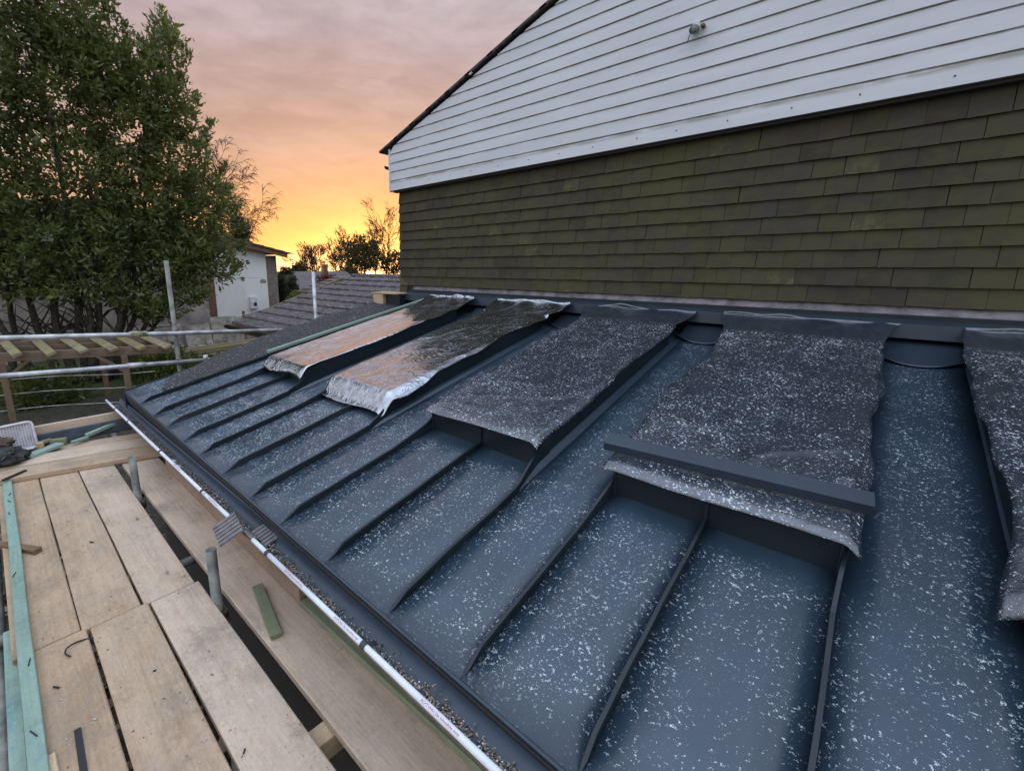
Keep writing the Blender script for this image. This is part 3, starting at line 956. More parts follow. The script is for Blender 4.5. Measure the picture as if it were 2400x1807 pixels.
# ------------------------------------------------------------------ films over the skylights
def film(i, label, mat, front=0.05, side=0.05, seed=0.0, bulge=0.0, amp=1.0, drape=(0.06, 0.06), nu=70, nv=150, rise=0.012, backx=(0, 0)):
    xa, xb, xm = kerbs[i]
    ya = 1.82
    def fn(u, v):
        # ragged outline
        rl = side * (0.55 + 0.8 * noise.noise((v * 4, seed, 1)) + 0.2 * noise.noise((v * 11, seed, 2)))
        rr = side * (0.75 + 0.9 * noise.noise((v * 4, seed, 3)) + 0.25 * noise.noise((v * 12, seed, 4)))
        rf = front * (0.85 + 0.25 * noise.noise((u * 2, seed, 5)))
        rb = 0.035 * noise.noise((u * 4, seed, 6))
        x = (xa - rl) + (xb + rr - xa + rl) * u
        yend = 4.040
        s_ = (ya - rf) + (yend + rise + rb - (ya - rf)) * v      # path length: runs up the flashing at its end
        y = min(s_, yend - 0.012)
        up = max(0, s_ - yend)
        k = smooth(3.72, 4.03, y)
        z0 = rz(y) + KH + 0.008 - 0.018 * math.sin(math.pi * min(1, max(0, (y - ya) / 1.9))) * (1 - (2 * u - 1) ** 2)
        if y > 3.70:
            f_ = (y - 3.70) / 0.333
            z0 = -0.450 + f_ * (0.050 + 0.012 * noise.noise((u * 3, seed, 9))) + f_ * f_ * 0.045 + 0.012 * f_ * noise.noise((u * 6, f_ * 2, seed)) + up
        if k > 0:
            x = x + (backx[0] * (1 - u) + backx[1] * u) * k
        # hang over the edges
        dxo = max(0, (xa - x)) + max(0, x - xb)
        dyo = max(0, ya - y)
        if y < 3.74:
            dr = drape[0] if x < xa else drape[1]
            z0 -= dr * min(1.6, dxo / 0.05) ** 1.25 * (0.75 + 0.5 * noise.noise((v * 7, seed, 11)))
        z0 -= (0.008 + bulge) * min(1.6, dyo / 0.05) ** 1.3
        # folds: long soft ones along the slope, diagonal pulls at the corners
        w = noise.noise((x * 3 + seed, y * 1.3, 0)) * 0.006 + noise.noise((x * 5 + y * 2, y * 2 - x * 2, seed)) * 0.003
        cr_ = noise.noise((x * 1.3 + seed, y * 1.1, 4))
        w += max(0, cr_ + 0.15) * (1 - abs(noise.noise((x * 3 - y * 2.4, y * 2 + x * 1.4, seed + 3)))) ** 7 * 0.010
        w += max(0, 0.1 - cr_) * (1 - abs(noise.noise((x * 2.2 + y * 1.2, y * 3.4 - x * 3, seed + 8)))) ** 9 * 0.008
        z0 += w * amp
        yy = y
        if k > 0:
            yy = y - 0.014 * up / 0.07 - 0.010 * k + 0.010 * k * noise.noise((u * 6, v * 9, seed + 4))
        return (x, yy, z0)
    b = MB().grid(nu, nv, fn)
    o = b.obj('plastic_film', mat, None, True, thick=0.0015)
    return tag(o, label, 'plastic film', 'films over the skylights')


film(0, 'shiny black plastic film over the leftmost skylight opening, reflecting orange sky', M_SHEET[0], 0.085, 0.035, 3.3, 0.035, 1.8, (0.02, 0.03), backx=(-0.05, -0.03))
film(1, 'crumpled shiny black film over the second skylight opening, with rounded front end', M_SHEET[1], 0.13, 0.060, 8.1, 0.05, 2.0, (0.05, 0.03), backx=(-0.03, 0.10))
film(2, 'frosted black film over the middle skylight opening, with pointed front corners', M_SHEET[2], 0.055, 0.045, 15.7, 0.0, 0.9, (0.01, 0.05), backx=(-0.10, 0.05))
film(3, 'frosted black film held by a grey metal bar over the fourth skylight opening', M_SHEET[3], 0.055, 0.070, 21.9, 0.006, 0.8, (0.01, 0.055), backx=(-0.10, 0.05))
film(4, 'frosted black film over the skylight opening cut by the right picture edge', M_SHEET[3], 0.05, 0.085, 31.4, 0.03, 1.3, (0.05, 0.06), backx=(-0.03, 0.05))

# folded metal bar lying on the fourth film
b = MB()
p0, p1 = Vector((-0.785, 1.900, rz(1.9) + KH + 0.018)), Vector((0.100, 1.965, rz(1.965) + KH + 0.018))
m = frame(p0, p1, (0, -0.2, 0.98))
L = (p1 - p0).length
b.prism([(-0.028, 0.0), (-0.028, 0.036), (0.045, 0.044), (0.045, 0.041), (-0.025, 0.033), (-0.025, 0.0)], 0, L, 0)
b.v = [tuple(m @ Vector(p)) for p in b.v]
tag(b.obj('metal_trim', M_DRIP), 'long folded dark grey metal bar lying across the front of the fourth film', 'metal bar')

# batten that weighs down the leftmost film
tag(beam('batten', (-4.20, 1.86, rz(1.86) + KH + 0.004), (-4.16, 3.96, rz(3.96) + 0.125), 0.038, 0.028, M_GREEN), 'long thin pale green batten along the far edge of the leftmost film', 'batten')

# plywood and block at the corner of the house
tag(beam('plywood_board', (-5.17, 4.00, -0.365), (-4.62, 4.01, -0.362), 0.26, 0.018, M_PINE, bevel=0.001), 'short plywood board on a block by the bottom corner of the tiled wall', 'plywood')
tag(beam('timber_block', (-5.13, 3.95, -0.51), (-4.93, 3.96, -0.51), 0.15, 0.143, M_PINE), 'sawn pale timber block under the plywood at the wall corner', 'timber block')
tag(MB().box(-4.92, -4.63, 3.94, 4.10, -0.52, -0.37).obj('dark_packer', M_METAL_SHADED, bevel=0.004), 'dark boxed end of the flashing beside the timber block', 'flashing end')

# ------------------------------------------------------------------ gutter
GY, GR = 0.752, 0.062
rimz = lambda x: -1.187 + 0.0265 * x
gut = thing('gutter', (-2.0, GY, rimz(-2.0) - GR), 'half round dark metal gutter with white protective film on its rim below the metal roof', 'gutter')
b = MB()
xs = [-5.46 + i * 0.3 for i in range(26)]
na = 14
for x in xs:
    for rr in (GR, GR - 0.0025):
        for k in range(na + 1):
            a = math.pi + math.pi * k / na
            b.v.append((x, GY + rr * math.cos(a), rimz(x) + rr * math.sin(a)))
st = 2 * (na + 1)
for i in range(len(xs) - 1):
    for k in range(na):
        b.f.append((i * st + k, i * st + k + 1, (i + 1) * st + k + 1, (i + 1) * st + k))
        o_ = na + 1
        b.f.append((i * st + o_ + k, (i + 1) * st + o_ + k, (i + 1) * st + o_ + k + 1, i * st + o_ + k + 1))
    for k in (0, na):
        b.f.append((i * st + k, (i + 1) * st + k, (i + 1) * st + na + 1 + k, i * st + na + 1 + k))
tro = b.obj('trough', M_GUT, gut, True)
tro.data.materials.append(M_GUTO)
for pl in tro.data.polygons:
    cc_ = pl.center + tro.location + gut.location
    if math.hypot(cc_.y - GY, cc_.z - rimz(cc_.x)) > GR - 0.0012:
        pl.material_index = 1
for xa, xb in ((-5.47, -2.56), (-2.555, -2.09), (-1.90, -1.75), (-1.745, 2.0)):
    n = 8
    MB().tube([(xa + (xb - xa) * i / n, GY - GR + 0.008, rimz(xa + (xb - xa) * i / n) - 0.001 + 0.0012 * noise.noise((xa + i * 1.3, 0, 0))) for i in range(n + 1)], 0.0105, 12).obj('white_film', M_FILM, gut, True)
for x in (-5.0, -4.45, -3.45, -2.58, -1.745, -1.03, -0.25):
    z = rimz(x)
    b = MB()
    n = 10
    pts = []
    for k in range(n + 1):
        a = math.pi * 1.15 - math.pi * 1.25 * k / n
        pts.append((GY - GR + 0.008 + 0.0128 * math.cos(a), z - 0.001 + 0.0128 * math.sin(a)))
    pts += [(GY - GR + 0.035, z - 0.012), (GY - GR + 0.055, z - 0.022)]
    inner = [(p[0], p[1] - 0.002) for p in pts]
    for k in range(len(pts) - 1):
        b.add([(x - 0.011, *pts[k]), (x + 0.011, *pts[k]), (x + 0.011, *pts[k + 1]), (x - 0.011, *pts[k + 1])], [(0, 1, 2, 3)])
    b.obj('gutter_strap', M_STRAP, gut, thick=0.0025)


def text_mesh(body, size):
    cu = bpy.data.curves.new('t', 'FONT')
    cu.body = body
    cu.size = size
    cu.align_x = 'CENTER'
    cu.align_y = 'CENTER'
    to = bpy.data.objects.new('t', cu)
    C.objects.link(to)
    bpy.context.view_layer.update()
    dg = bpy.context.evaluated_depsgraph_get()
    me = bpy.data.meshes.new_from_object(to.evaluated_get(dg))
    bpy.data.objects.remove(to)
    me.materials.clear()
    me.materials.append(M_RED)
    return me


tm = text_mesh('ACHTUNG! Die Schutzfolie muss', 0.0105)
for x in (-3.05, -2.40, -1.50, -1.13, -0.68):
    tilt = R(28)
    o = put('printed_text', tm, (x, GY - GR + 0.008 - 0.0114 * math.sin(tilt), rimz(x) - 0.001 + 0.0114 * math.cos(tilt)), gut)
    o.rotation_euler = (tilt, -math.atan(0.0265), 0)

# crumbs of moss, grit and ice lying in the trough
for nm, mat_, N_, smin, smax, lab in (('gutter_debris', M_DEB, 15000, 0.0020, 0.0060, 'brown grit and moss crumbs lying along the gutter trough'),
                                      ('gutter_ice', M_ICE, 2200, 0.0018, 0.004, 'white ice crumbs among the grit in the gutter')):
    b = MB()
    for k in range(N_):
        x = -5.4 + 6.6 * rng.random()
        dens = 0.55 + 0.45 * noise.noise((x * 2.1, 3, 0)) + 0.3 * noise.noise((x * 7, 3, 0))
        if rng.random() > dens: continue
        yo = min(0.05, max(-0.052, rng.normal(-0.014 + 0.006 * noise.noise((x * 5, 0, 1)), 0.017)))
        p = Vector((x, GY + yo, rimz(x) - math.sqrt(GR * GR - yo * yo) + 0.004 + abs(rng.normal(0, 0.009)) * (1 - (yo / 0.06) ** 2)))
        s_ = smin + (smax - smin) * rng.random() ** 2
        el_ = 1 + 2.5 * rng.random() ** 3
        d = Vector((rng.normal(), rng.normal(), rng.normal() * 0.5)).normalized() * s_ * el_
        b.bar(p - d / 2, p + d / 2, s_, s_ * 0.7, (0.3, 0.1, 1))
    tag(b.obj(nm, mat_), lab, 'debris', kind='stuff')
tag(MB().bar((-3.16, 0.715, rimz(-3.16) - 0.022), (-3.12, 0.722, rimz(-3.12) - 0.018), 0.028, 0.012, (0, .4, 1)).obj('stone_chip', M_STONE, bevel=0.002), 'pale square stone chip lying on the grit in the gutter', 'stone')
tag(MB().bar((-3.27, 0.712, rimz(-3.27) - 0.020), (-3.225, 0.728, rimz(-3.22) - 0.014), 0.020, 0.008, (0, -.3, 1)).obj('foil_scrap', M_RAIL, bevel=0.001), 'shiny crumpled metal scrap lying in the gutter beside the stone chip', 'scrap')
for lx, col_, lab in ((-1.615, M_BROWN, 'curled brown dead leaf lying in the gutter'), (-1.70, M_LIME, 'narrow yellow dead leaf lying in the gutter')):
    b = MB().grid(4, 2, lambda u, v: (lx + 0.045 * u, 0.735 + 0.014 * (v - 0.5) * math.sin(math.pi * (0.08 + 0.84 * u)), rimz(lx) - 0.030 + 0.012 * (u - 0.5) ** 2 * 4))
    tag(b.obj('dead_leaf', col_, None, True, thick=0.001), lab, 'leaf')

# ribbed strip bent over the gutter rim
rs = thing('ribbed_strip', (-2.0, 0.70, -1.26), 'bent ribbed grey strip hooked over the white gutter rim', 'ribbed strip')
def rib_plate(center, sx, sy, eul, name):
    b = MB()
    b.box(-sx / 2, sx / 2, -sy / 2, sy / 2, -0.001, 0.001)
    nr = 6
    for k in range(nr):
        x = -sx / 2 + sx * (k + 0.5) / nr
        b.box(x - sx / nr * 0.34, x + sx / nr * 0.34, -sy / 2 + 0.001, sy / 2 - 0.001, 0.001, 0.006)
    o = put(name, b.mesh(name, M_RIB), center, rs)
    o.rotation_euler = eul
    return o
rib_plate((-2.045, 0.640, -1.222), 0.165, 0.115, (R(24), R(6), R(-8)), 'outer_plate')
rib_plate((-1.945, 0.770, -1.272), 0.150, 0.072, (R(12), R(4), R(4)), 'inner_plate')
MB().grid(4, 4, lambda u, v: (-2.01 + 0.10 * u, 0.69 + 0.06 * v, -1.232 - 0.055 * v + 0.012 * math.sin(v * 3.14))).obj('bent_link', M_RIB, rs, True, thick=0.0025)

# ------------------------------------------------------------------ scaffold platform
DZ = -1.6
TH = 0.038


def board(p, q, w, label, dz_=0.0, mat=M_BOARD, bevel=0.004):
    o = beam('scaffold_board', (p[0], p[1], DZ - TH + dz_), (q[0], q[1], DZ - TH + dz_), w, TH, mat, None, (0, 0, 1), bevel, 0.004)
    return tag(o, label, 'scaffold board', 'scaffold boards of the platform')


board((-4.62, -0.045), (-2.345, -0.040), 0.225, 'scaffold board of the far row, beside the pale green batten')
board((-4.62, 0.189), (-2.325, 0.191), 0.225, 'scaffold board in the middle of the far row of three')
board((-4.62, 0.420), (-2.312, 0.424), 0.222, 'pale scaffold board of the far row, on the gutter side')
board((-2.338, -0.022), (0.6, -0.012), 0.226, 'scaffold board of the near row with a curled black tie on it', 0.002)
board((-2.318, 0.214), (0.6, 0.232), 0.222, 'scaffold board in the middle of the near row, rubbed reddish at its end', 0.004)
board((-2.305, 0.445), (0.6, 0.480), 0.216, 'scaffold board of the near row, on the gutter side, with round brown stains', 0.002)
board((-4.345, 0.705), (0.8, 0.800), 0.250, 'long scaffold board close under the gutter, beyond the gap', -0.004)
board((-4.70, -0.50), (-4.285, 0.945), 0.225, 'cross board lying over the ends of the far row', TH + 0.002)
board((-4.935, -0.45), (-4.545, 0.95), 0.222, 'scaffold board behind the cross board, partly under green offcuts', TH + 0.004)
board((-5.17, -0.45), (-4.80, 0.95), 0.220, 'farthest cross board below the grey faced edge board', TH - 0.02)
# edge board with a grey faced strip before it
tag(beam('edge_board', (-5.245, -0.75, -1.60), (-5.175, 0.95, -1.60), 0.035, 0.205, M_BOARD), 'upright wooden edge board at the far end of the platform', 'edge board')
tag(beam('grey_strip', (-5.215, -0.30, -1.595), (-5.135, 0.92, -1.585), 0.012, 0.125, M_MEMB, None, (0.1, 0, 1)), 'blue grey strip leaning on the upright wooden edge board', 'strip')

# upright tubes of the scaffold beside the gutter
def stub(x, y, ztop, label):
    t_ = thing('scaffold_post', (x, y, -3.4), label, 'scaffold post', 'short scaffold posts beside the gutter')
    b = MB()
    n = 18
    for (rr, z) in ((0.0242, -3.45), (0.0242, ztop), (0.0205, ztop), (0.0205, ztop - 0.25)):
        for k in range(n):
            a = 2 * math.pi * k / n
            b.v.append((x + rr * math.cos(a), y + rr * math.sin(a), z))
    for i in range(3):
        for k in range(n):
            b.f.append((i * n + k, i * n + (k + 1) % n, (i + 1) * n + (k + 1) % n, (i + 1) * n + k))
    b.f.append(tuple(3 * n + k for k in range(n)))
    b.obj('tube', M_GALV, t_, True)
    b = MB()
    b.box(x - 0.04, x + 0.04, y - 0.04, y + 0.04, DZ - 0.125, DZ - 0.06)
    b.obj('coupler', M_CLAMP, t_, bevel=0.01, segs=2)
stub(-3.62, 0.553, -1.322, 'dull scaffold post standing in the gap, farther one near the cross board')
stub(-2.10, 0.572, -1.325, 'dull hollow scaffold post standing in the gap, nearer one below the ribbed strip')
for x, lab in ((-3.72, 'horizontal scaffold tube below the boards by the farther post'), (-2.62, 'horizontal scaffold tube seen through the gap between the two posts'), (-1.25, 'wooden bearer below the boards in the near gap')):
    if x > -1.3:
        tag(beam('bearer', (x, -0.4, DZ - TH - 0.10), (x + 0.06, 0.80, DZ - TH - 0.10), 0.075, 0.09, M_PINE), lab, 'bearer')
    else:
        tag(MB().tube([(x, -0.45, DZ - TH - 0.032), (x, 0.86, DZ - TH - 0.030)], 0.0242, 14).obj('scaffold_tube', M_GALV, None, True), lab, 'scaffold tube')
for y in (-0.20, 0.72):
    tag(MB().tube([(-5.9, y, DZ - TH - 0.085), (0.9, y, DZ - TH - 0.085)], 0.0242, 14).obj('ledger_tube', M_GALV, None, True), 'long scaffold tube below the boards, ' + ('on the outer side' if y < 0 else 'on the gutter side'), 'scaffold tube')
# low brown plank at the outer side
tag(beam('low_plank', (-4.2, -0.245, -1.80), (0.3, -0.235, -1.80), 0.11, 0.05, M_PERG), 'rough yellow brown plank beyond the outer edge of the platform', 'plank')
# battens
gb = beam('batten', (-4.60, -0.100, DZ + 0.002), (-1.20, -0.112, DZ + 0.004), 0.050, 0.025, M_GREEN, warp=0.004)
tag(gb, 'long pale green batten with staples along the outer edge of the boards', 'batten')
for x in (-4.17, -4.04, -3.83, -3.0, -2.24, -1.85):
    a = R(random.uniform(-25, 40))
    o = put('staple', MB().box(-0.022, 0.022, -0.0018, 0.0018, 0, 0.003).mesh('staple', M_BLACK), (0, 0, 0))
    o.parent = gb
    o.location = (x + 2.9, random.uniform(-0.012, 0.012), 0.0255)
    o.rotation_euler = (0, 0, a)
tag(beam('batten', (-2.62, -0.155, DZ - 0.055), (-1.0, -0.165, DZ - 0.05), 0.045, 0.025, M_GREEN), 'second pale green batten half hidden beside the long one', 'batten')
tag(beam('timber_offcut', (-3.56, -0.205, DZ - 0.028), (-3.20, -0.010, DZ + 0.002), 0.042, 0.030, M_BROWN), 'short brown stick poking out under the long green batten', 'offcut')
tag(beam('timber_offcut', (-2.03, 0.745, DZ), (-1.665, 0.672, DZ), 0.050, 0.024, M_OLIVE), 'short olive green offcut lying on the board under the gutter', 'offcut')
tag(beam('treated_plank', (-1.765, 0.888, DZ + 0.001), (0.8, 0.990, DZ + 0.001), 0.105, 0.030, M_OLIVE), 'grey green treated plank lying on the board under the gutter', 'plank')
tag(beam('brown_plank', (-3.90, 0.828, DZ - 0.002), (-1.775, 0.858, DZ - 0.002), 0.035, 0.150, M_BROWNP), 'brown timber plank standing on edge under the gutter', 'plank')
tag(beam('timber_offcut', (-1.74, -0.088, DZ + 0.004), (-1.30, -0.075, DZ + 0.004), 0.045, 0.012, M_PINE), 'pale wood offcut beside the green batten at the lower picture edge', 'offcut')
CZ = DZ + TH + 0.004
tag(beam('timber_offcut', (-5.055, 0.455, CZ + 0.012), (-5.225, 0.86, CZ + 0.060), 0.040, 0.030, M_GREEN), 'long pale green offcut leaning towards the gutter end', 'offcut')
tag(beam('timber_offcut', (-4.985, 0.340, CZ), (-5.035, 0.462, CZ), 0.036, 0.024, M_GREEN), 'small pale green offcut in front of the long leaning one', 'offcut')
tag(beam('timber_offcut', (-4.845, 0.035, CZ), (-5.005, 0.265, CZ), 0.085, 0.028, M_GREEN), 'wide pale green offcut lying flat near the cloth pile', 'offcut')
tag(beam('timber_offcut', (-5.10, 0.205, CZ), (-5.06, 0.315, CZ), 0.040, 0.045, M_OLIVE), 'short thick green offcut behind the wide flat one', 'offcut')
tag(beam('timber_offcut', (-4.985, 0.105, CZ + 0.029), (-4.975, 0.155, CZ + 0.029), 0.040, 0.045, M_PINE), 'small wooden cube on the wide green offcut', 'offcut')
tag(beam('timber_offcut', (-5.13, -0.04, CZ + 0.002), (-5.10, 0.215, CZ + 0.03), 0.040, 0.025, M_OLIVE), 'mossy green offcut against the foot of the white crate', 'offcut')
tag(beam('white_strip', (-5.03, -0.12, CZ + 0.025), (-4.985, 0.095, CZ + 0.034), 0.055, 0.012, M_TRIM), 'short white plastic strip among the green offcuts', 'strip')
tag(beam('black_bar', (-4.44, -0.125, CZ - 0.002), (-4.545, 0.012, CZ - 0.002), 0.022, 0.014, M_BLACK), 'short black bar lying on the cross board near the green batten', 'bar')
# small rubbish on the near boards
def curve_tie(pts, r, label, name='cable_tie'):
    return tag(MB().tube(pts, r, 6).obj(name, M_BLACK, None, True), label, 'cable tie')
cpts = []
for k in range(15):
    a = R(-60 + 250 * k / 14)
    cpts.append((-2.215 - 0.040 * math.sin(a) * 0.9 - 0.01 * k / 14, 0.045 - 0.045 * math.cos(a) + 0.0025 * k, DZ + 0.008 + 0.010 * math.sin(k * 0.4)))
curve_tie(cpts, 0.0035, 'curled black tie lying on the near boards')
tag(beam('black_strip', (-1.79, -0.003, DZ + 0.003), (-1.30, -0.018, DZ + 0.003), 0.020, 0.004, M_BLACK, bevel=0), 'flat black plastic strip running out of the lower picture edge', 'strip')
for (x, y, a, s_, lab) in ((-2.06, -0.045, 35, 0.028, 'tiny dark splinter left of the curled tie'), (-1.98, 0.10, 0, 0.012, 'tiny dark chip between two near boards'), (-1.86, 0.245, 70, 0.011, 'tiny dark chip on the middle near board'),
                      (-1.30, 0.385, -40, 0.016, 'small black splinter on the near board by the gap'), (-3.12, 0.21, 30, 0.03, 'thin dark splinter on the middle far board')):
    o = beam('wood_splinter', (x, y, DZ + 0.004), (x + s_ * math.cos(R(a)), y + s_ * math.sin(R(a)), DZ + 0.005), 0.005, 0.004, M_BLACK, bevel=0)
    tag(o, lab, 'splinter')

# white perforated crate on its side
cr = thing('plastic_crate', (-5.03, -0.15, CZ), 'white perforated plastic crate standing on its side by the edge board', 'crate')
mcr = Matrix.Translation((-5.085, 0.115, CZ + 0.008)) @ Matrix.Rotation(R(9), 4, 'Z') @ Matrix.Rotation(R(-12), 4, 'Y')
b = MB()
W_, H_ = 0.62, 0.235
nb_, nh_ = 34, 15
for i in range(nb_ + 1):
    y = -W_ + W_ * i / nb_
    b.box(-0.002, 0.002, y - 0.0035, y + 0.0035, 0.012, H_ - 0.012, mcr)
for j in range(nh_ + 1):
    z = 0.012 + (H_ - 0.024) * j / nh_
    b.box(-0.0015, 0.0025, -W_, 0, z - 0.0042, z + 0.0042, mcr)
b.obj('perforated_side', M_CRATE, cr)
b = MB()
rim_ = [(0.012, -W_, 0.0), (0.012, -0.03, 0.0), (0.012, -0.008, 0.008), (0.012, 0.0, 0.03), (0.012, 0.0, H_ - 0.03), (0.012, -0.008, H_ - 0.008), (0.012, -0.03, H_), (0.012, -W_, H_)]
b.tube([mcr @ Vector(p) for p in rim_], 0.011, 8)
b.obj('rim', M_CRATE, cr, True)
b = MB()
b.box(-0.16, 0.0, -W_, -0.012, H_ - 0.006, H_ + 0.004, mcr)
b.obj('upper_side', M_CRATE, cr, bevel=0.003)
b = MB()
b.box(-0.16, 0.0, -0.008, 0.002, 0.008, H_ - 0.008, mcr)
b.obj('end_side', M_CRATE, cr, bevel=0.003)


def lump(name, c, r, mat, label, cat, seed, amp=0.35, freq=2.2):
    b = MB()
    nu, nv = 28, 16
    def fn(u, v):
        a, e = 2 * math.pi * u, math.pi * (v - 0.5)
        d = Vector((math.cos(e) * math.cos(a), math.cos(e) * math.sin(a), math.sin(e)))
        k = 1 + amp * noise.noise(d * freq + Vector((seed, 0, 0))) + amp * 0.5 * noise.noise(d * freq * 2.7 + Vector((seed, 3, 0))) + amp * 0.5 * (1 - abs(noise.noise(d * freq * 1.5 + Vector((0, seed, 0))))) ** 4
        p = Vector((d.x * r[0], d.y * r[1], d.z * r[2])) * k
        return (c[0] + p.x, c[1] + p.y, max(c[2] - r[2] * 0.8, c[2] + p.z))
    b.grid(nu, nv, fn)
    return tag(b.obj(name, mat, None, True), label, cat)


lump('cloth_heap', (-4.86, -0.10, CZ + 0.05), (0.14, 0.12, 0.065), M_CLOTH, 'heap of dark green black cloth at the left end of the cross boards', 'cloth', 4.2, 0.5, 2.6)
lump('brown_rag', (-4.98, -0.10, CZ + 0.135), (0.06, 0.07, 0.035), M_CLOTHB, 'crumpled brown rag in front of the white crate', 'cloth', 9.4, 0.5)
for k, (rr, lab) in enumerate(((0.085, 'larger loop of dark green cable on the cloth heap'), (0.06, 'smaller loop of dark green cable on the cloth heap'))):
    pts = [(-4.80 + rr * 0.8 * math.sin(a * 0.35), -0.12 + rr * math.cos(a * 0.35), CZ + 0.075 + 0.03 * math.sin(a * 0.8 + k)) for a in range(19)]
    tag(MB().tube(pts, 0.008, 8).obj('cable_loop', plain('dark green cable', (0.05, 0.065, 0.045), 0.6) if k == 0 else bpy.data.materials['dark green cable'], None, True), lab, 'cable')

# guard rails across the far end of the platform
def rail(p, q, label):
    p, q = Vector(p), Vector(q)
    t_ = thing('guard_rail', (p + q) / 2, label, 'guard rail', 'guard rails of the scaffold')
    MB().tube([p, (p + q) / 2 + Vector((0, 0, -0.004)), q], 0.0242, 16).obj('tube', M_RAIL, t_, True)
    return t_
def along(p, q, y):
    f_ = (y - p[1]) / (q[1] - p[1])
    return Vector(p) + (Vector(q) - Vector(p)) * f_
ra = ((-5.6, -0.9, -0.557), (-5.6, 3.05, -0.847))
rb = ((-5.6, -0.9, -0.911), (-5.6, 1.95, -1.098))
r1 = rail(*ra, 'upper pale scaffold guard rail in front of the evergreen tree')
r2 = rail(*rb, 'lower pale scaffold guard rail above the pergola posts')
for (pq, y, rr) in ((ra, 1.08, r1), (rb, 1.02, r2)):
    p = along(*pq, y)
    MB().tube([p + Vector((0, -0.08, 0.006)), p + Vector((0, 0.08, -0.006))], 0.030, 12).obj('sleeve', M_SLEEVE if rr is r1 else M_RAIL, rr, True)
    if rr is r1:
        b = MB()
        for k in (-0.05, 0.0, 0.05):
            b.box(p.x + 0.02, p.x + 0.036, p.y + k - 0.015, p.y + k + 0.015, p.z + 0.006, p.z + 0.030)
        b.obj('clip', M_SLEEVE, rr, bevel=0.003)
p = along(*rb, 1.72)
MB().tube([p, p + Vector((0, 0.0, 0.06))], 0.026, 12).obj('coupler', M_RAIL, r2, True)
for (x, y, zt, lab) in ((-5.65, 1.445, 0.072, 'galvanised scaffold upright in front of the evergreen tree'), (-5.65, 3.24, -0.06, 'galvanised scaffold upright in front of the frosted tiled roof')):
    t_ = thing('scaffold_upright', (x, y, -3.4), lab, 'scaffold upright', 'tall scaffold uprights')
    MB().tube([(x, y, -3.4), (x, y, zt)], 0.0242, 16).obj('tube', M_GALV if y < 2 else M_RAIL, t_, True)
    for pq in ((ra, rb) if y < 2 else ()):
        q = along(*pq, y)
        MB().box(x - 0.03, x + 0.062, y - 0.032, y + 0.032, q.z - 0.03, q.z + 0.03).obj('coupler', M_CLAMP, t_, bevel=0.012, segs=2)
        MB().tube([(x + 0.03, y + 0.03, q.z + 0.028), (x + 0.03, y + 0.03, q.z + 0.055)], 0.008, 6).obj('bolt', M_CLAMP, t_)

# ------------------------------------------------------------------ neighbouring roof beyond the verge
nb = thing('tiled_outbuilding', (-7.1, 4.8, -3.4), 'low outbuilding with frosted brown concrete tile roof beyond the metal roof', 'outbuilding')
NP = math.tan(R(18))
nz = lambda y: -1.10 + NP * (y - 3.30)
rows = 10
TWN = 0.33
tmn = []
for s_ in range(4):
    r_ = random.Random(s_)
    b = MB()
    L_ = 0.40
    n_ = 6
    for j in (0, 1):
        for i in range(n_ + 1):
            u = i / n_
            prof = 0.010 * (math.sin(u * math.pi * 2) * 0.5 + 0.5)
            for kk in (0, 1):
                b.v.append(((u - 0.5) * (TWN - 0.003), L_ * j, prof * 0.7 + (0.050 if kk else 0.0) - 0.0 + NP * L_ * j - (0.044 * j)))
    n2 = 2 * (n_ + 1)
    for i in range(n_):
        k = 2 * i
        b.f += [(k + 1, k + 3, n2 + k + 3, n2 + k + 1), (k, n2 + k, n2 + k + 2, k + 2), (k, k + 2, k + 3, k + 1), (n2 + k, n2 + k + 1, n2 + k + 3, n2 + k + 2)]
    b.f += [(0, 1, n2 + 1, n2), (2 * n_, n2 + 2 * n_, n2 + 2 * n_ + 1, 2 * n_ + 1)]
    tmn.append(b.mesh('roof_tile', M_NTILE))
for r in range(rows):
    y = 3.30 + 0.268 * r
    xl = -9.08 + 0.045 * r
    x = -5.0 - TWN / 2 - (0.16 if r % 2 else 0)
    while x > xl:
        put('roof_tile', tmn[random.randrange(4)], (x + random.gauss(0, 0.002), y + random.gauss(0, 0.004), nz(y) + random.gauss(0, 0.002)), nb)
        x -= TWN
ye = 3.30 + 0.268 * rows + 0.02
MB().tube([(-8.7, ye, nz(ye) + 0.01), (-5.0, ye, nz(ye) + 0.01)], 0.07, 8).obj('ridge_cap', M_NTILE, nb, True)
MB().prism([(3.34, nz(3.34) - 0.02), (ye, nz(ye) - 0.02), (ye, -3.4), (3.75, -3.4), (3.75, -1.22), (3.34, -1.22)], -8.85, -4.95, 0).obj('wall', M_BROWN, nb)
MB().box(-9.10, -4.95, 3.29, 3.32, -1.24, -1.115).obj('eaves_board', M_BROWN, nb)
MB().tube([(-9.12, 3.24, -1.15), (-5.0, 3.24, -1.13)], 0.04, 8).obj('eaves_gutter', M_BLACK, nb, True)
MB().prism([(3.29, nz(3.29) - 0.12), (3.29, nz(3.29) - 0.005), (ye, nz(ye) - 0.005), (ye, nz(ye) - 0.12)], -9.12, -9.07, 0).obj('verge_board', M_BROWN, nb)
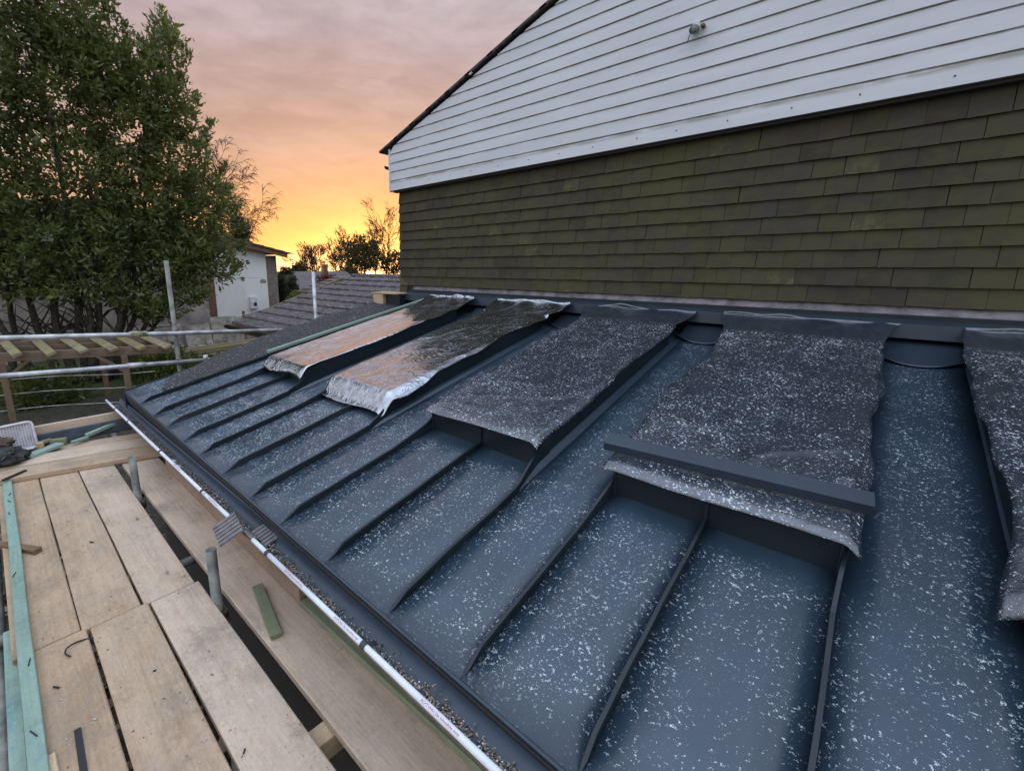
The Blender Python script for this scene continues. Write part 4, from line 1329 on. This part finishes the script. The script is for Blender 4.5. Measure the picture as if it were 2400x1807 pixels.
# second low roof farther back
nb2 = thing('far_tiled_roof', (-13.0, 8.6, -2.5), 'small dark tiled roof beyond the frosted outbuilding roof', 'outbuilding')
for r in range(6):
    y = 7.6 + 0.27 * r
    MB().prism([(y, -0.86 + 0.09 * r), (y + 0.33, -0.86 + 0.09 * r + 0.07), (y + 0.33, -0.82 + 0.09 * r + 0.07), (y, -0.815 + 0.09 * r)], -14.6 + 0.05 * r, -10.2, 0).obj('tile_course', M_NTILE, nb2)
MB().box(-14.4, -10.3, 7.75, 9.2, -3.0, -0.75).obj('wall', M_BROWN, nb2)

# ------------------------------------------------------------------ white rendered building
wb = thing('white_outbuilding', (-17.5, 4.0, -2.5), 'white rendered outbuilding with brown roof and bare block corner behind the tree', 'outbuilding')
XB = -15.5
sc_ = 15.5 / 15.0
roofz = lambda y: (0.50 - (y - 7.51 * sc_) * 0.215) * sc_
MB().prism([(5.28, -2.6), (7.06, -2.6), (7.06, roofz(7.06) - 0.16), (5.28, roofz(5.28) - 0.16)], -20.0, XB, 0).obj('wall', M_WHITE, wb)
MB().prism([(-2.0, -2.6), (5.06, -2.6), (5.06, roofz(5.06) - 0.16), (2.0, roofz(2.0) - 0.16), (-2.0, roofz(2.0) - 0.16)], -20.0, XB - 0.02, 0).obj('side_wall', M_PINK, wb)
# bare block corner, block by block
bz = -2.6
r = 0
while bz < roofz(7.4) - 0.20:
    h_ = min(0.215, roofz(7.46) - 0.17 - bz)
    cuts = [7.063, 7.46] if r % 2 == 0 else [7.063, 7.26, 7.46]
    for a, c in zip(cuts[:-1], cuts[1:]):
        MB().box(-19.8, XB + random.uniform(-0.02, -0.008), a + 0.004, c - 0.004, bz + 0.004, bz + h_ - 0.004).obj('block', M_BLOCK, wb)
    bz += 0.215
    r += 1
MB().box(-19.7, XB - 0.025, 7.066, 7.45, -2.6, roofz(7.4) - 0.2).obj('mortar', M_SLAB, wb)
# brick quoin at the left end of the white wall
bz = -2.6
r = 0
while bz < -0.25:
    for a, c in (((5.062, 5.278),) if r % 2 == 0 else ((5.062, 5.165), (5.17, 5.278))):
        MB().box(-16.0, XB + random.uniform(0.0, 0.012), a + 0.003, c - 0.003, bz + 0.004, bz + 0.071).obj('brick', M_BRICK, wb)
    bz += 0.075
    r += 1
MB().box(-16.0, XB - 0.012, 5.062, 5.278, -2.6, roofz(5.2) - 0.17).obj('quoin_mortar', M_SLAB, wb)
rf = MB().prism([(2.0, roofz(2.0)), (7.80, roofz(7.80)), (7.80, roofz(7.80) - 0.05), (2.0, roofz(2.0) - 0.05)], -20.3, XB + 0.35, 0).obj('roof', M_BROOF, wb)
MB().prism([(2.0, roofz(2.0) - 0.055), (7.74, roofz(7.74) - 0.055), (7.74, roofz(7.74) - 0.20), (2.0, roofz(2.0) - 0.20)], XB + 0.27, XB + 0.31, 0).obj('bargeboard', M_BROWN, rf)
for k in range(16):
    y = 2.2 + k * 0.36
    MB().prism([(y, roofz(y) + 0.002), (y + 0.37, roofz(y + 0.37) + 0.018), (y + 0.37, roofz(y + 0.37) + 0.002)], -20.2, XB + 0.36, 0).obj('roof_course', M_BROOF, rf)
b = MB()
b.box(XB, XB + 0.11, 6.36, 6.62, -1.42, -1.0)
mb_ = b.obj('meter_box', M_TRIM, wb, bevel=0.015, segs=2)
MB().box(XB + 0.112, XB + 0.118, 6.47, 6.57, -1.32, -1.20).obj('meter_window', M_BLACK, mb_)
b = MB()
b.prism([(6.78, -0.50), (6.83, -0.42), (6.92, -0.40), (7.0, -0.43), (7.03, -0.50), (6.98, -0.56), (6.90, -0.545), (6.84, -0.565)], XB + 0.001, XB + 0.006, 0)
b.obj('bare_patch', M_SLAB, wb)
# slabs leaning at its foot
for k, (y, w, h, x, tl, mat_) in enumerate(((3.55, 0.75, 0.86, -14.6, 14, M_SLAB), (4.38, 0.72, 0.80, -14.5, 17, M_SLAB), (5.20, 0.80, 0.95, -14.7, 12, M_SLAB), (5.95, 0.62, 0.90, -14.8, 10, M_SLAB), (2.75, 0.75, 0.8, -14.6, 15, M_PINK))):
    b = MB()
    m = Matrix.Translation((x, y, -2.48)) @ Matrix.Rotation(R(-tl), 4, 'Y') @ Matrix.Rotation(R(random.uniform(-3, 3)), 4, 'X')
    b.box(-0.03, 0.03, -w / 2, w / 2, 0, h, m)
    names = ('stained slab leaning left of the dark post at the foot of the white building', 'pale slab leaning in the middle of the row by the white building', 'largest slab leaning below the brick quoin of the white building', 'slab leaning below the white wall at the right end of the row', 'pinkish slab leaning behind the tree stems')
    tag(b.obj('paving_slab', mat_, bevel=0.006), names[k], 'slab', 'slabs leaning at the white building')
tag(beam('garden_stake', (-14.2, 5.62, -2.5), (-14.2, 5.60, -1.35), 0.07, 0.05, M_BROWN, None, (1, 0, 0)), 'dark wooden stake between the leaning slabs', 'stake')
# sleepers of a raised bed and odd timbers
for k, (p, q, lab) in enumerate((((-12.6, 2.9, -2.45), (-13.1, 6.9, -2.45), 'lowest sleeper of the raised bed edge in the garden'), ((-12.75, 3.0, -2.30), (-13.25, 6.9, -2.30), 'upper sleeper of the raised bed edge in the garden'),
                                 ((-13.5, 3.6, -2.36), (-13.9, 6.4, -2.34), 'old timber lying behind the raised bed sleepers'))):
    tag(beam('garden_sleeper', p, q, 0.2, 0.14, M_SLEEPER, None, (0, 0, 1), 0.01, 0.02), lab, 'sleeper', 'raised bed sleepers')
for k in range(9):
    y = 4.0 + k * 0.28
    x = -13.75 - random.random() * 0.4
    tag(lump('rubble_stone', (x, y, -2.33), (0.10, 0.13, 0.06), M_SLAB, '', 'stone', k * 3.1, 0.4), 'weathered stone behind the sleepers, %s from the left of nine' % ('first', 'second', 'third', 'fourth', 'fifth', 'sixth', 'seventh', 'eighth', 'ninth')[k], 'stone', 'stones behind the sleepers')

# ------------------------------------------------------------------ pergola
pg = thing('pergola', (-9.6, 0.9, -2.6), 'wooden pergola with yellow lichened rafters below the guard rails', 'pergola')
bd = Vector((1.04, 2.1, 0)).normalized()
P0 = Vector((-9.79, 0.0, -1.475))
fb0, fb1 = P0 - bd * 1.6, P0 + bd * 2.36
beam('front_beam', fb0, fb1, 0.055, 0.145, M_PERGP, pg)
back = Vector((-1.55, -0.10, 0.0))
beam('back_beam', fb0 + back, fb1 + back, 0.055, 0.145, M_PERGP, pg)
beam('top_rail', fb0 + back * 0.55 + Vector((0, 0, 0.045)), fb1 + back * 0.55 + Vector((0, 0, 0.045)), 0.05, 0.09, M_PERGP, pg)
for k, (n_, f_) in enumerate((((-9.26, 0.20), (-11.0, 0.08)), ((-9.02, 0.58), (-10.79, 0.50)), ((-8.96, 0.97), (-10.5, 0.89)), ((-8.76, 1.34), (-10.2, 1.29)), ((-8.58, 1.69), (-9.94, 1.66)), ((-8.42, 2.03), (-9.6, 1.99)), ((-9.50, -0.22), (-11.2, -0.35)), ((-9.7, -0.62), (-11.4, -0.75)))):
    beam('rafter', (n_[0], n_[1], -1.345), (f_[0] - 0.35, f_[1], -1.325), 0.125, 0.045, M_PERG, pg, (0, -0.35, 1))
for s_ in (0.0, 1.66):
    p = P0 + bd * s_
    beam('post', (p.x, p.y, -2.7), (p.x, p.y, -1.475), 0.085, 0.085, M_PERGP, pg, (1, 0, 0))
    q = p + back
    beam('post', (q.x, q.y, -2.7), (q.x, q.y, -1.475), 0.085, 0.085, M_PERGP, pg, (1, 0, 0))
    for sg in ((-1,) if s_ > 1 else (1,)):
        e = p + bd * 0.42 * sg
        beam('brace', (p.x, p.y, -1.80), (e.x, e.y, -1.46), 0.05, 0.05, M_PERGP, pg)
for z in (-1.78, -2.02, -2.28):
    a, c = P0 - bd * 1.2, P0 + bd * 2.1
    pts = [(a.x + (c.x - a.x) * i / 10, a.y + (c.y - a.y) * i / 10, z - 0.05 * math.sin(i * 0.9) * 0.4) for i in range(11)]
    MB().tube(pts, 0.006, 5).obj('wire', M_RAIL, pg)

# ------------------------------------------------------------------ vegetation
def leaves(name, pts, dirs, per, size, aspect, mat, parent=None, spread=0.9, droop=0.0):
    """whorls of folded leaves at twig tips, one mesh"""
    n = len(pts)
    P = np.repeat(np.asarray(pts), per, 0)
    D = np.repeat(np.asarray(dirs), per, 0)
    N = n * per
    rv = rng.normal(size=(N, 3))
    d = D + spread * rv / np.linalg.norm(rv, axis=1, keepdims=True)
    d[:, 2] -= droop
    d /= np.linalg.norm(d, axis=1, keepdims=True)
    side = np.cross(d, rng.normal(size=(N, 3)))
    side /= np.linalg.norm(side, axis=1, keepdims=True) + 1e-9
    nor = np.cross(d, side)
    L = size * rng.uniform(0.65, 1.25, (N, 1))
    P = P + rng.normal(size=(N, 3)) * size * 0.35
    w = L * aspect
    v = np.empty((N, 4, 3))
    v[:, 0] = P
    v[:, 1] = P + d * L * 0.5 + side * w + nor * w * 0.35
    v[:, 2] = P + d * L
    v[:, 3] = P + d * L * 0.5 - side * w + nor * w * 0.35
    base = v.reshape(-1, 3).mean(0)
    base[2] = v[..., 2].min()
    me = bpy.data.meshes.new(name)
    vv = (v.reshape(-1, 3) - base).astype(np.float32)
    me.vertices.add(N * 4)
    me.vertices.foreach_set('co', vv.ravel())
    idx = np.arange(N)[:, None] * 4
    tri = np.concatenate([idx + np.array([[0, 1, 2]]), idx + np.array([[0, 2, 3]])], 1).reshape(-1)
    me.loops.add(N * 6)
    me.loops.foreach_set('vertex_index', tri.astype(np.int32))
    me.polygons.add(N * 2)
    me.polygons.foreach_set('loop_start', (np.arange(N * 2) * 3).astype(np.int32))
    me.update(calc_edges=True)
    me.materials.append(mat)
    o = put(name, me, base, parent)
    o['kind'] = 'stuff'
    return o


def limb(path, r0, r1, n=8, wob=0.05, seed=0):
    pts = []
    m_ = 10
    for i in range(m_ + 1):
        t_ = i / m_
        k = t_ * (len(path) - 1)
        a = min(int(k), len(path) - 2)
        p = Vector(path[a]).lerp(Vector(path[a + 1]), k - a)
        p += Vector((noise.noise((t_ * 4, seed, 0)), noise.noise((t_ * 4, seed, 5)), 0)) * wob
        pts.append(p)
    return pts, [r0 + (r1 - r0) * i / m_ for i in range(m_ + 1)]


# evergreen, many stemmed; crown given as its own overlapping masses of foliage (y, z, radius y, radius z)
TX = -12.0
k_ = 12.0 / 10.5
tree = thing('evergreen_tree', (TX, 1.6, -2.5), 'large many stemmed evergreen tree left of the sunset sky behind the guard rails', 'tree')
masses = [(0.2, 1.3, 1.1, 1.2), (1.4, 1.6, 1.1, 1.2), (2.4, 1.2, 1.0, 1.1), (3.2, 0.8, 0.95, 1.0), (3.45, 0.1, 0.72, 0.55), (2.6, 0.0, 0.8, 0.6), (1.5, 0.3, 0.8, 0.6), (0.4, 0.0, 0.9, 0.7),
          (0.3, 2.8, 1.1, 1.1), (1.4, 3.0, 1.0, 1.1), (2.3, 2.6, 0.9, 1.0), (3.05, 2.2, 0.72, 0.9), (3.55, 1.4, 0.55, 0.8), (0.6, 4.2, 1.0, 1.0), (1.6, 4.2, 0.85, 0.9), (2.75, 3.3, 0.58, 0.75), (3.05, 3.0, 0.50, 0.7),
          (0.9, 5.4, 0.9, 0.9), (1.75, 3.6, 0.9, 0.9), (2.2, 3.4, 0.6, 0.8), (-0.2, 1.0, 1.0, 1.0), (2.4, -0.85, 0.45, 0.25), (2.0, 0.7, 1.0, 0.8), (2.9, 0.3, 0.9, 0.6), (0.9, 0.4, 0.9, 0.7), (1.2, -0.3, 0.9, 0.4), (-0.8, 2.0, 1.1, 1.6), (-0.9, 4.0, 1.0, 1.5), (-0.6, 0.2, 0.9, 0.9), (3.08, 4.1, 0.30, 0.55), (1.9, 5.0, 0.45, 0.6), (2.0, -0.55, 0.7, 0.35), (3.0, -0.5, 0.45, 0.35)]
tips, tdir = [], []
for (y, z, ry, rz_) in masses:
    ntw = int(375 * ry * rz_ + 65)
    for _ in range(ntw):
        d = rng.normal(size=3); d /= np.linalg.norm(d)
        rad = rng.uniform(0.35, 1.0) ** 0.6
        lobe = 0.80 + 0.40 * noise.noise(Vector(d * 2.3) + Vector((y * 3, z * 3, 0)))
        p = np.array([d[0] * 1.15, d[1] * ry, d[2] * rz_]) * rad * lobe
        q = np.array([TX, y * k_, z * k_]) + p * k_
        tips.append(q)
        o_ = d + np.array([0, 0, 0.55])
        tdir.append(o_ / np.linalg.norm(o_))
# leader shoots that break the outline
for (y, z, h) in ((3.08, 4.55, 0.55), (3.40, 4.15, 0.42), (2.72, 4.05, 0.40), (2.50, 4.1, 0.5), (3.62, 2.65, 0.30), (3.86, 2.1, 0.30), (4.08, 1.35, 0.28), (3.5, 3.3, 0.35), (2.95, 3.9, 0.45), (4.12, 0.6, 0.2), (4.0, 0.1, 0.2), (3.3, 3.75, 0.3), (3.72, 2.95, 0.28), (3.95, 1.75, 0.25), (2.3, 4.6, 0.5), (3.2, 4.3, 0.5), (4.15, 1.0, 0.22)):
    for i in range(14):
        f_ = i / 13
        lean_ = (y - 2.6) * 0.12
        tips.append(np.array([TX + rng.normal() * 0.08, (y + lean_ * f_ + rng.normal() * 0.05 * (1 - f_ * 0.6)) * k_, (z - 0.25 + h * f_) * k_]))
        tdir.append(np.array([0.0, 0.25 * rng.normal(), 1.0]))
leaves('crown', tips, tdir, 8, 0.132, 0.19, M_LEAF, tree, 1.0)
stems = [((0.0, -2.5), (0.25, -1.2), (0.3, 0.6), 0.085), ((0.75, -2.5), (0.55, -1.1), (0.4, 0.9), 0.10), ((0.95, -2.5), (0.80, -1.0), (0.85, 1.0), 0.11), ((1.10, -2.5), (1.15, -0.9), (1.3, 1.2), 0.12), ((1.25, -2.5), (1.42, -1.0), (1.6, 1.5), 0.10),
         ((1.35, -2.5), (1.72, -1.0), (2.0, 1.2), 0.085), ((1.5, -2.5), (2.0, -1.0), (2.3, 1.8), 0.08), ((1.6, -2.5), (2.2, -1.1), (2.62, 2.9), 0.075), ((1.15, -2.5), (1.28, -1.0), (1.15, 2.6), 0.09), ((0.5, -2.5), (0.1, -1.0), (-0.5, 1.5), 0.08), ((1.55, -2.5), (2.5, -1.0), (3.1, 0.6), 0.055), ((1.45, -2.5), (1.88, -0.7), (2.9, 3.9), 0.05)]
for i, (a, b_, c, r_) in enumerate(stems):
    xo = random.uniform(-0.35, 0.35)
    pts, rd = limb([(TX + xo * 0.5, a[0] * k_, a[1]), (TX + xo, b_[0] * k_, b_[1] * k_), (TX + xo * 1.3, c[0] * k_, c[1] * k_)], r_, r_ * 0.3, seed=i)
    o = MB().tube(pts, rd, 9).obj('trunk', M_BARK, tree, True)
    tw = MB()
    for j in range(14):
        k0 = random.randint(4, 9)
        p = pts[k0]
        e = p + Vector((random.uniform(-.5, .5), random.uniform(-0.8, 0.8), random.uniform(0.1, 0.8)))
        tw.tube([p, (p + e) / 2 + Vector((0, 0, 0.08)), e], [rd[k0] * 0.35, rd[k0] * 0.2, 0.004], 5, False)
    tw.obj('branches', M_BARK, tree, True)['kind'] = 'stuff'


def bare_tree(name, base, height, label, seed, spread=0.5, mat=M_TWIG, depth=5, droop=0.0, thick=0.012, cat='tree', lean=(0, 0), rmin=0.0006):
    r_ = random.Random(seed)
    t_ = thing(name, base, label, cat)
    tr, tw = MB(), MB()
    def grow(p, d, L, rad, lev):
        if lev == 0:
            n_ = 7
        else:
            n_ = 3
        pts = [p]
        dd = d.copy()
        for i in range(n_):
            dd = (dd + Vector((r_.gauss(0, 0.10), r_.gauss(0, 0.10), r_.gauss(0.02, 0.06) - droop * (lev / depth) ** 2))).normalized()
            pts.append(pts[-1] + dd * L / n_)
        rd = [rad + (rad * (0.35 if lev == 0 else 0.5) - rad) * i / n_ for i in range(n_ + 1)]
        (tr if lev < 1 else tw).tube(pts, rd, 7 if lev == 0 else (4 if lev < 3 else 3), False)
        if lev >= depth: return
        nb_ = (9, 5, 4, 4, 3, 2)[min(lev, 5)]
        for i in range(nb_):
            f_ = (0.30 + 0.68 * i / nb_) if lev == 0 else (0.25 + 0.75 * r_.random())
            k = min(int(f_ * n_), n_ - 1)
            pp = pts[k].lerp(pts[k + 1], f_ * n_ - k)
            a = r_.uniform(0, 2 * math.pi)
            axis = dd.orthogonal().normalized()
            axis.rotate(Matrix.Rotation(a, 3, dd))
            nd = (dd * (1 - spread * 0.35) + axis * spread + Vector((0, 0, 0.12))).normalized()
            grow(pp, nd, L * r_.uniform(0.42, 0.62) * (1.15 - 0.45 * f_ if lev == 0 else 1), max(rd[k] * 0.5, height * rmin), lev + 1)
    grow(Vector(base), Vector((lean[0], lean[1], 1)).normalized(), height * 0.78, height * thick, 0)
    tr.obj('trunk', mat, t_, True)
    tw.obj('twigs', mat, t_)['kind'] = 'stuff'
    return t_


def leaf_ball(name, c, r, label, mat, n, size, seed, base_z, cat='tree', trunk=0.08, lob=0.45, aspect=0.3):
    t_ = thing(name, (c[0], c[1], base_z), label, cat)
    pts, ds = [], []
    for _ in range(n):
        d = rng.normal(size=3); d /= np.linalg.norm(d)
        rad = rng.uniform(0.2, 1.0) ** 0.5
        lo_ = 0.82 + lob * noise.noise(Vector(d * 2.6) + Vector((seed, seed, 0)))
        pts.append(np.array(c) + d * np.array(r) * rad * lo_)
        ds.append((d + np.array([0, 0, 0.4])))
    leaves('crown', pts, ds, 5, size, aspect, mat, t_, 1.0)
    if trunk:
        pts_, rd = limb([(c[0], c[1], base_z), (c[0] + 0.05, c[1], c[2] + r[2] * 0.3)], trunk, trunk * 0.4, seed=seed)
        MB().tube(pts_, rd, 8).obj('trunk', M_BARK, t_, True)
    return t_


bare_tree('bare_birch', (-20.0, 7.85, gz(-20, 7.85)), 7.0, 'leafless birch with drooping twigs beside the evergreen tree', 5, 0.42, M_TWIG, 5, 0.34, 0.010, rmin=0.0013)
leaf_ball('shrub', (-20.3, 8.15, 1.5), (0.5, 0.42, 0.75), 'dark leafy shrub in front of the leafless birch', M_LEAF2, 260, 0.15, 7, -2.5, 'shrub', 0.06)
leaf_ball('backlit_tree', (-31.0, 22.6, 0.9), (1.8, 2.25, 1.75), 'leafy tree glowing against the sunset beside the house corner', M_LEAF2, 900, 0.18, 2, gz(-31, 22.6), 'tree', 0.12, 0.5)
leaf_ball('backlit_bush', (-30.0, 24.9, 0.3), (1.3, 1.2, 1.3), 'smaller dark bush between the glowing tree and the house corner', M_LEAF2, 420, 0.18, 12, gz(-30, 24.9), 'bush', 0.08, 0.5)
bare_tree('bare_tree', (-33.0, 26.2, gz(-33, 26)), 7.6, 'tall thin leafless tree right behind the house corner', 21, 0.40, M_TWIG, 4, 0.12, rmin=0.002)
nth = ['leftmost', 'second', 'third', 'fourth', 'fifth', 'sixth', 'seventh', 'eighth']
for i, (y, h, x) in enumerate(((24.6, 3.6, -46), (26.0, 4.3, -45), (27.4, 4.6, -47), (28.7, 4.5, -45), (29.8, 5.2, -46), (30.9, 5.4, -45), (32.0, 5.9, -46), (36.0, 6.5, -47))):
    bare_tree('bare_tree', (x, y, gz(x, y)), h + 1.2, 'leafless tree of the far sunset tree line, %s from the left%s' % (nth[i], '' if i else ' end'), 40 + i, 0.55, M_TWIG, 4, 0.0, 0.016, rmin=0.0038)
for i, (x, y, z, rx, rz2, lab) in enumerate(((-44.0, 23.6, -0.6, 0.8, 1.2, 'small dark conifer at the left of the far tree line'), (-43.0, 26.2, -1.6, 1.8, 0.9, 'low dark bush of the far tree line behind the far house'), (-44.0, 29.6, -1.3, 2.0, 1.1, 'broad low bush of the far tree line'), (-40.0, 27.2, -0.9, 1.0, 1.0, 'dark round bush left of the glowing tree'))):
    leaf_ball('far_bush', (x, y, z), (rx, rx, rz2), lab, M_LEAF2, 500, 0.22, 30 + i, gz(x, y), 'bush', 0)
leaf_ball('clipped_hedge', (-17.6, 8.85, -0.95), (0.5, 0.52, 1.15), 'dark clipped hedge right of the bare block corner', M_HEDGE, 2600, 0.07, 3, -2.5, 'hedge', 0, 0.15)
MB_h = MB().tube([(-17.6, 8.85, -2.5), (-17.6, 8.85, -0.3)], [0.40, 0.34], 12)
MB_h.obj('hedge_heart', M_HEDGE, bpy.data.objects['clipped_hedge'], True)
leaf_ball('lime_bush', (-13.9, 7.35, -1.05), (0.35, 0.42, 0.30), 'yellow green bush in front of the clipped hedge', M_LIME, 350, 0.06, 5, -2.5, 'bush', 0.03, 0.3)
leaf_ball('red_shrub', (-16.0, 9.75, -0.62), (0.35, 0.70, 0.42), 'dark red leaved shrub behind the second scaffold upright', M_RUST, 170, 0.085, 6, -2.5, 'shrub', 0.04, 0.4)
leaf_ball('garden_bush', (-11.2, 2.6, -2.15), (0.5, 0.7, 0.5), 'leafy dark bush under the evergreen tree beside the pergola', M_LEAF, 420, 0.09, 8, -2.6, 'bush', 0.03, 0.4)
leaf_ball('garden_bush', (-10.6, 0.5, -2.2), (0.45, 0.8, 0.45), 'leafy dark bush below the pergola wires', M_LEAF, 420, 0.09, 18, -2.6, 'bush', 0.03, 0.4)

# far house behind the hedge
fh = thing('far_house', (-34.0, 19.0, gz(-34, 19)), 'far house with grey brown roof and white windows behind the red shrub', 'house')
b = MB().prism([(-31.0, -2.1), (-36.0, -0.35), (-36.0, -0.5), (-31.0, -2.25)], 15.5, 24.0, 1)
b.v = [(p[0], p[1], p[2]) for p in b.v]
b.obj('roof', M_NTILE, fh)
MB().box(-36.0, -31.4, 15.7, 23.8, gz(-34, 19) - 0.5, -2.2).obj('wall', M_PINK, fh)
for y in (16.6, 17.9, 19.2):
    w_ = MB().box(-31.4, -31.34, y, y + 0.9, -3.1, -2.3).obj('window', M_TRIM, fh)
    MB().box(-31.338, -31.33, y + 0.08, y + 0.82, -3.02, -2.38).obj('pane', M_BLACK, w_)
MB().box(-34.5, -34.1, 20.6, 21.0, -1.4, 0.25).obj('chimney', M_BRICK, fh)

# grass of the lawn patch
gp, gd = [], []
for _ in range(5200):
    x = rng.uniform(-14.5, -9.3); y = rng.uniform(1.9, 8.0)
    gp.append((x, y, gz(x, y) + 0.01)); gd.append((0, 0, 1.0))
o = leaves('lawn_grass', gp, gd, 5, 0.12, 0.09, M_GRASS, None, 0.6)
tag(o, 'short green lawn grass beyond the pergola', 'grass', kind='stuff')
lv = []
ld_ = []
for _ in range(900):
    x = rng.uniform(-6.5, -0.3); y = rng.uniform(-0.5, 0.95)
    lv.append((x, y, gz(x, y) + 0.02)); ld_.append((rng.normal(), rng.normal(), 0.15))
o = leaves('ground_litter', lv, ld_, 3, 0.10, 0.3, M_BROWN, None, 0.5)
tag(o, 'dead leaves on the dark ground below the scaffold boards', 'leaf litter', kind='stuff')
# sawdust, chips and ice crumbs strewn over the boards
for nm, mat_, N_, lab in (('board_chips', M_STONE, 1500, 'pale crumbs of sawdust and ice strewn over the scaffold boards'), ('board_dirt', M_CLOTHB, 700, 'dark crumbs of dirt strewn over the scaffold boards')):
    b = MB()
    for _ in range(N_):
        x = rng.uniform(-4.5, -0.4); y = rng.uniform(-0.06, 0.56)
        if min(abs(y - 0.073 - 0.02 * (x > -2.33)), abs(y - 0.306 - 0.03 * (x > -2.33))) < 0.014: continue
        if noise.noise((x * 2.2, y * 3, 4)) < rng.uniform(-0.5, 0.4): continue
        s_ = 0.0010 + 0.0022 * rng.random() ** 3
        d = Vector((rng.normal(), rng.normal(), 0)).normalized() * s_ * (1 + 1.5 * rng.random() ** 4)
        p = Vector((x, y, DZ + 0.006))
        b.bar(p - d, p + d, s_, s_ * 0.6)
    tag(b.obj(nm, mat_), lab, 'crumbs', kind='stuff')
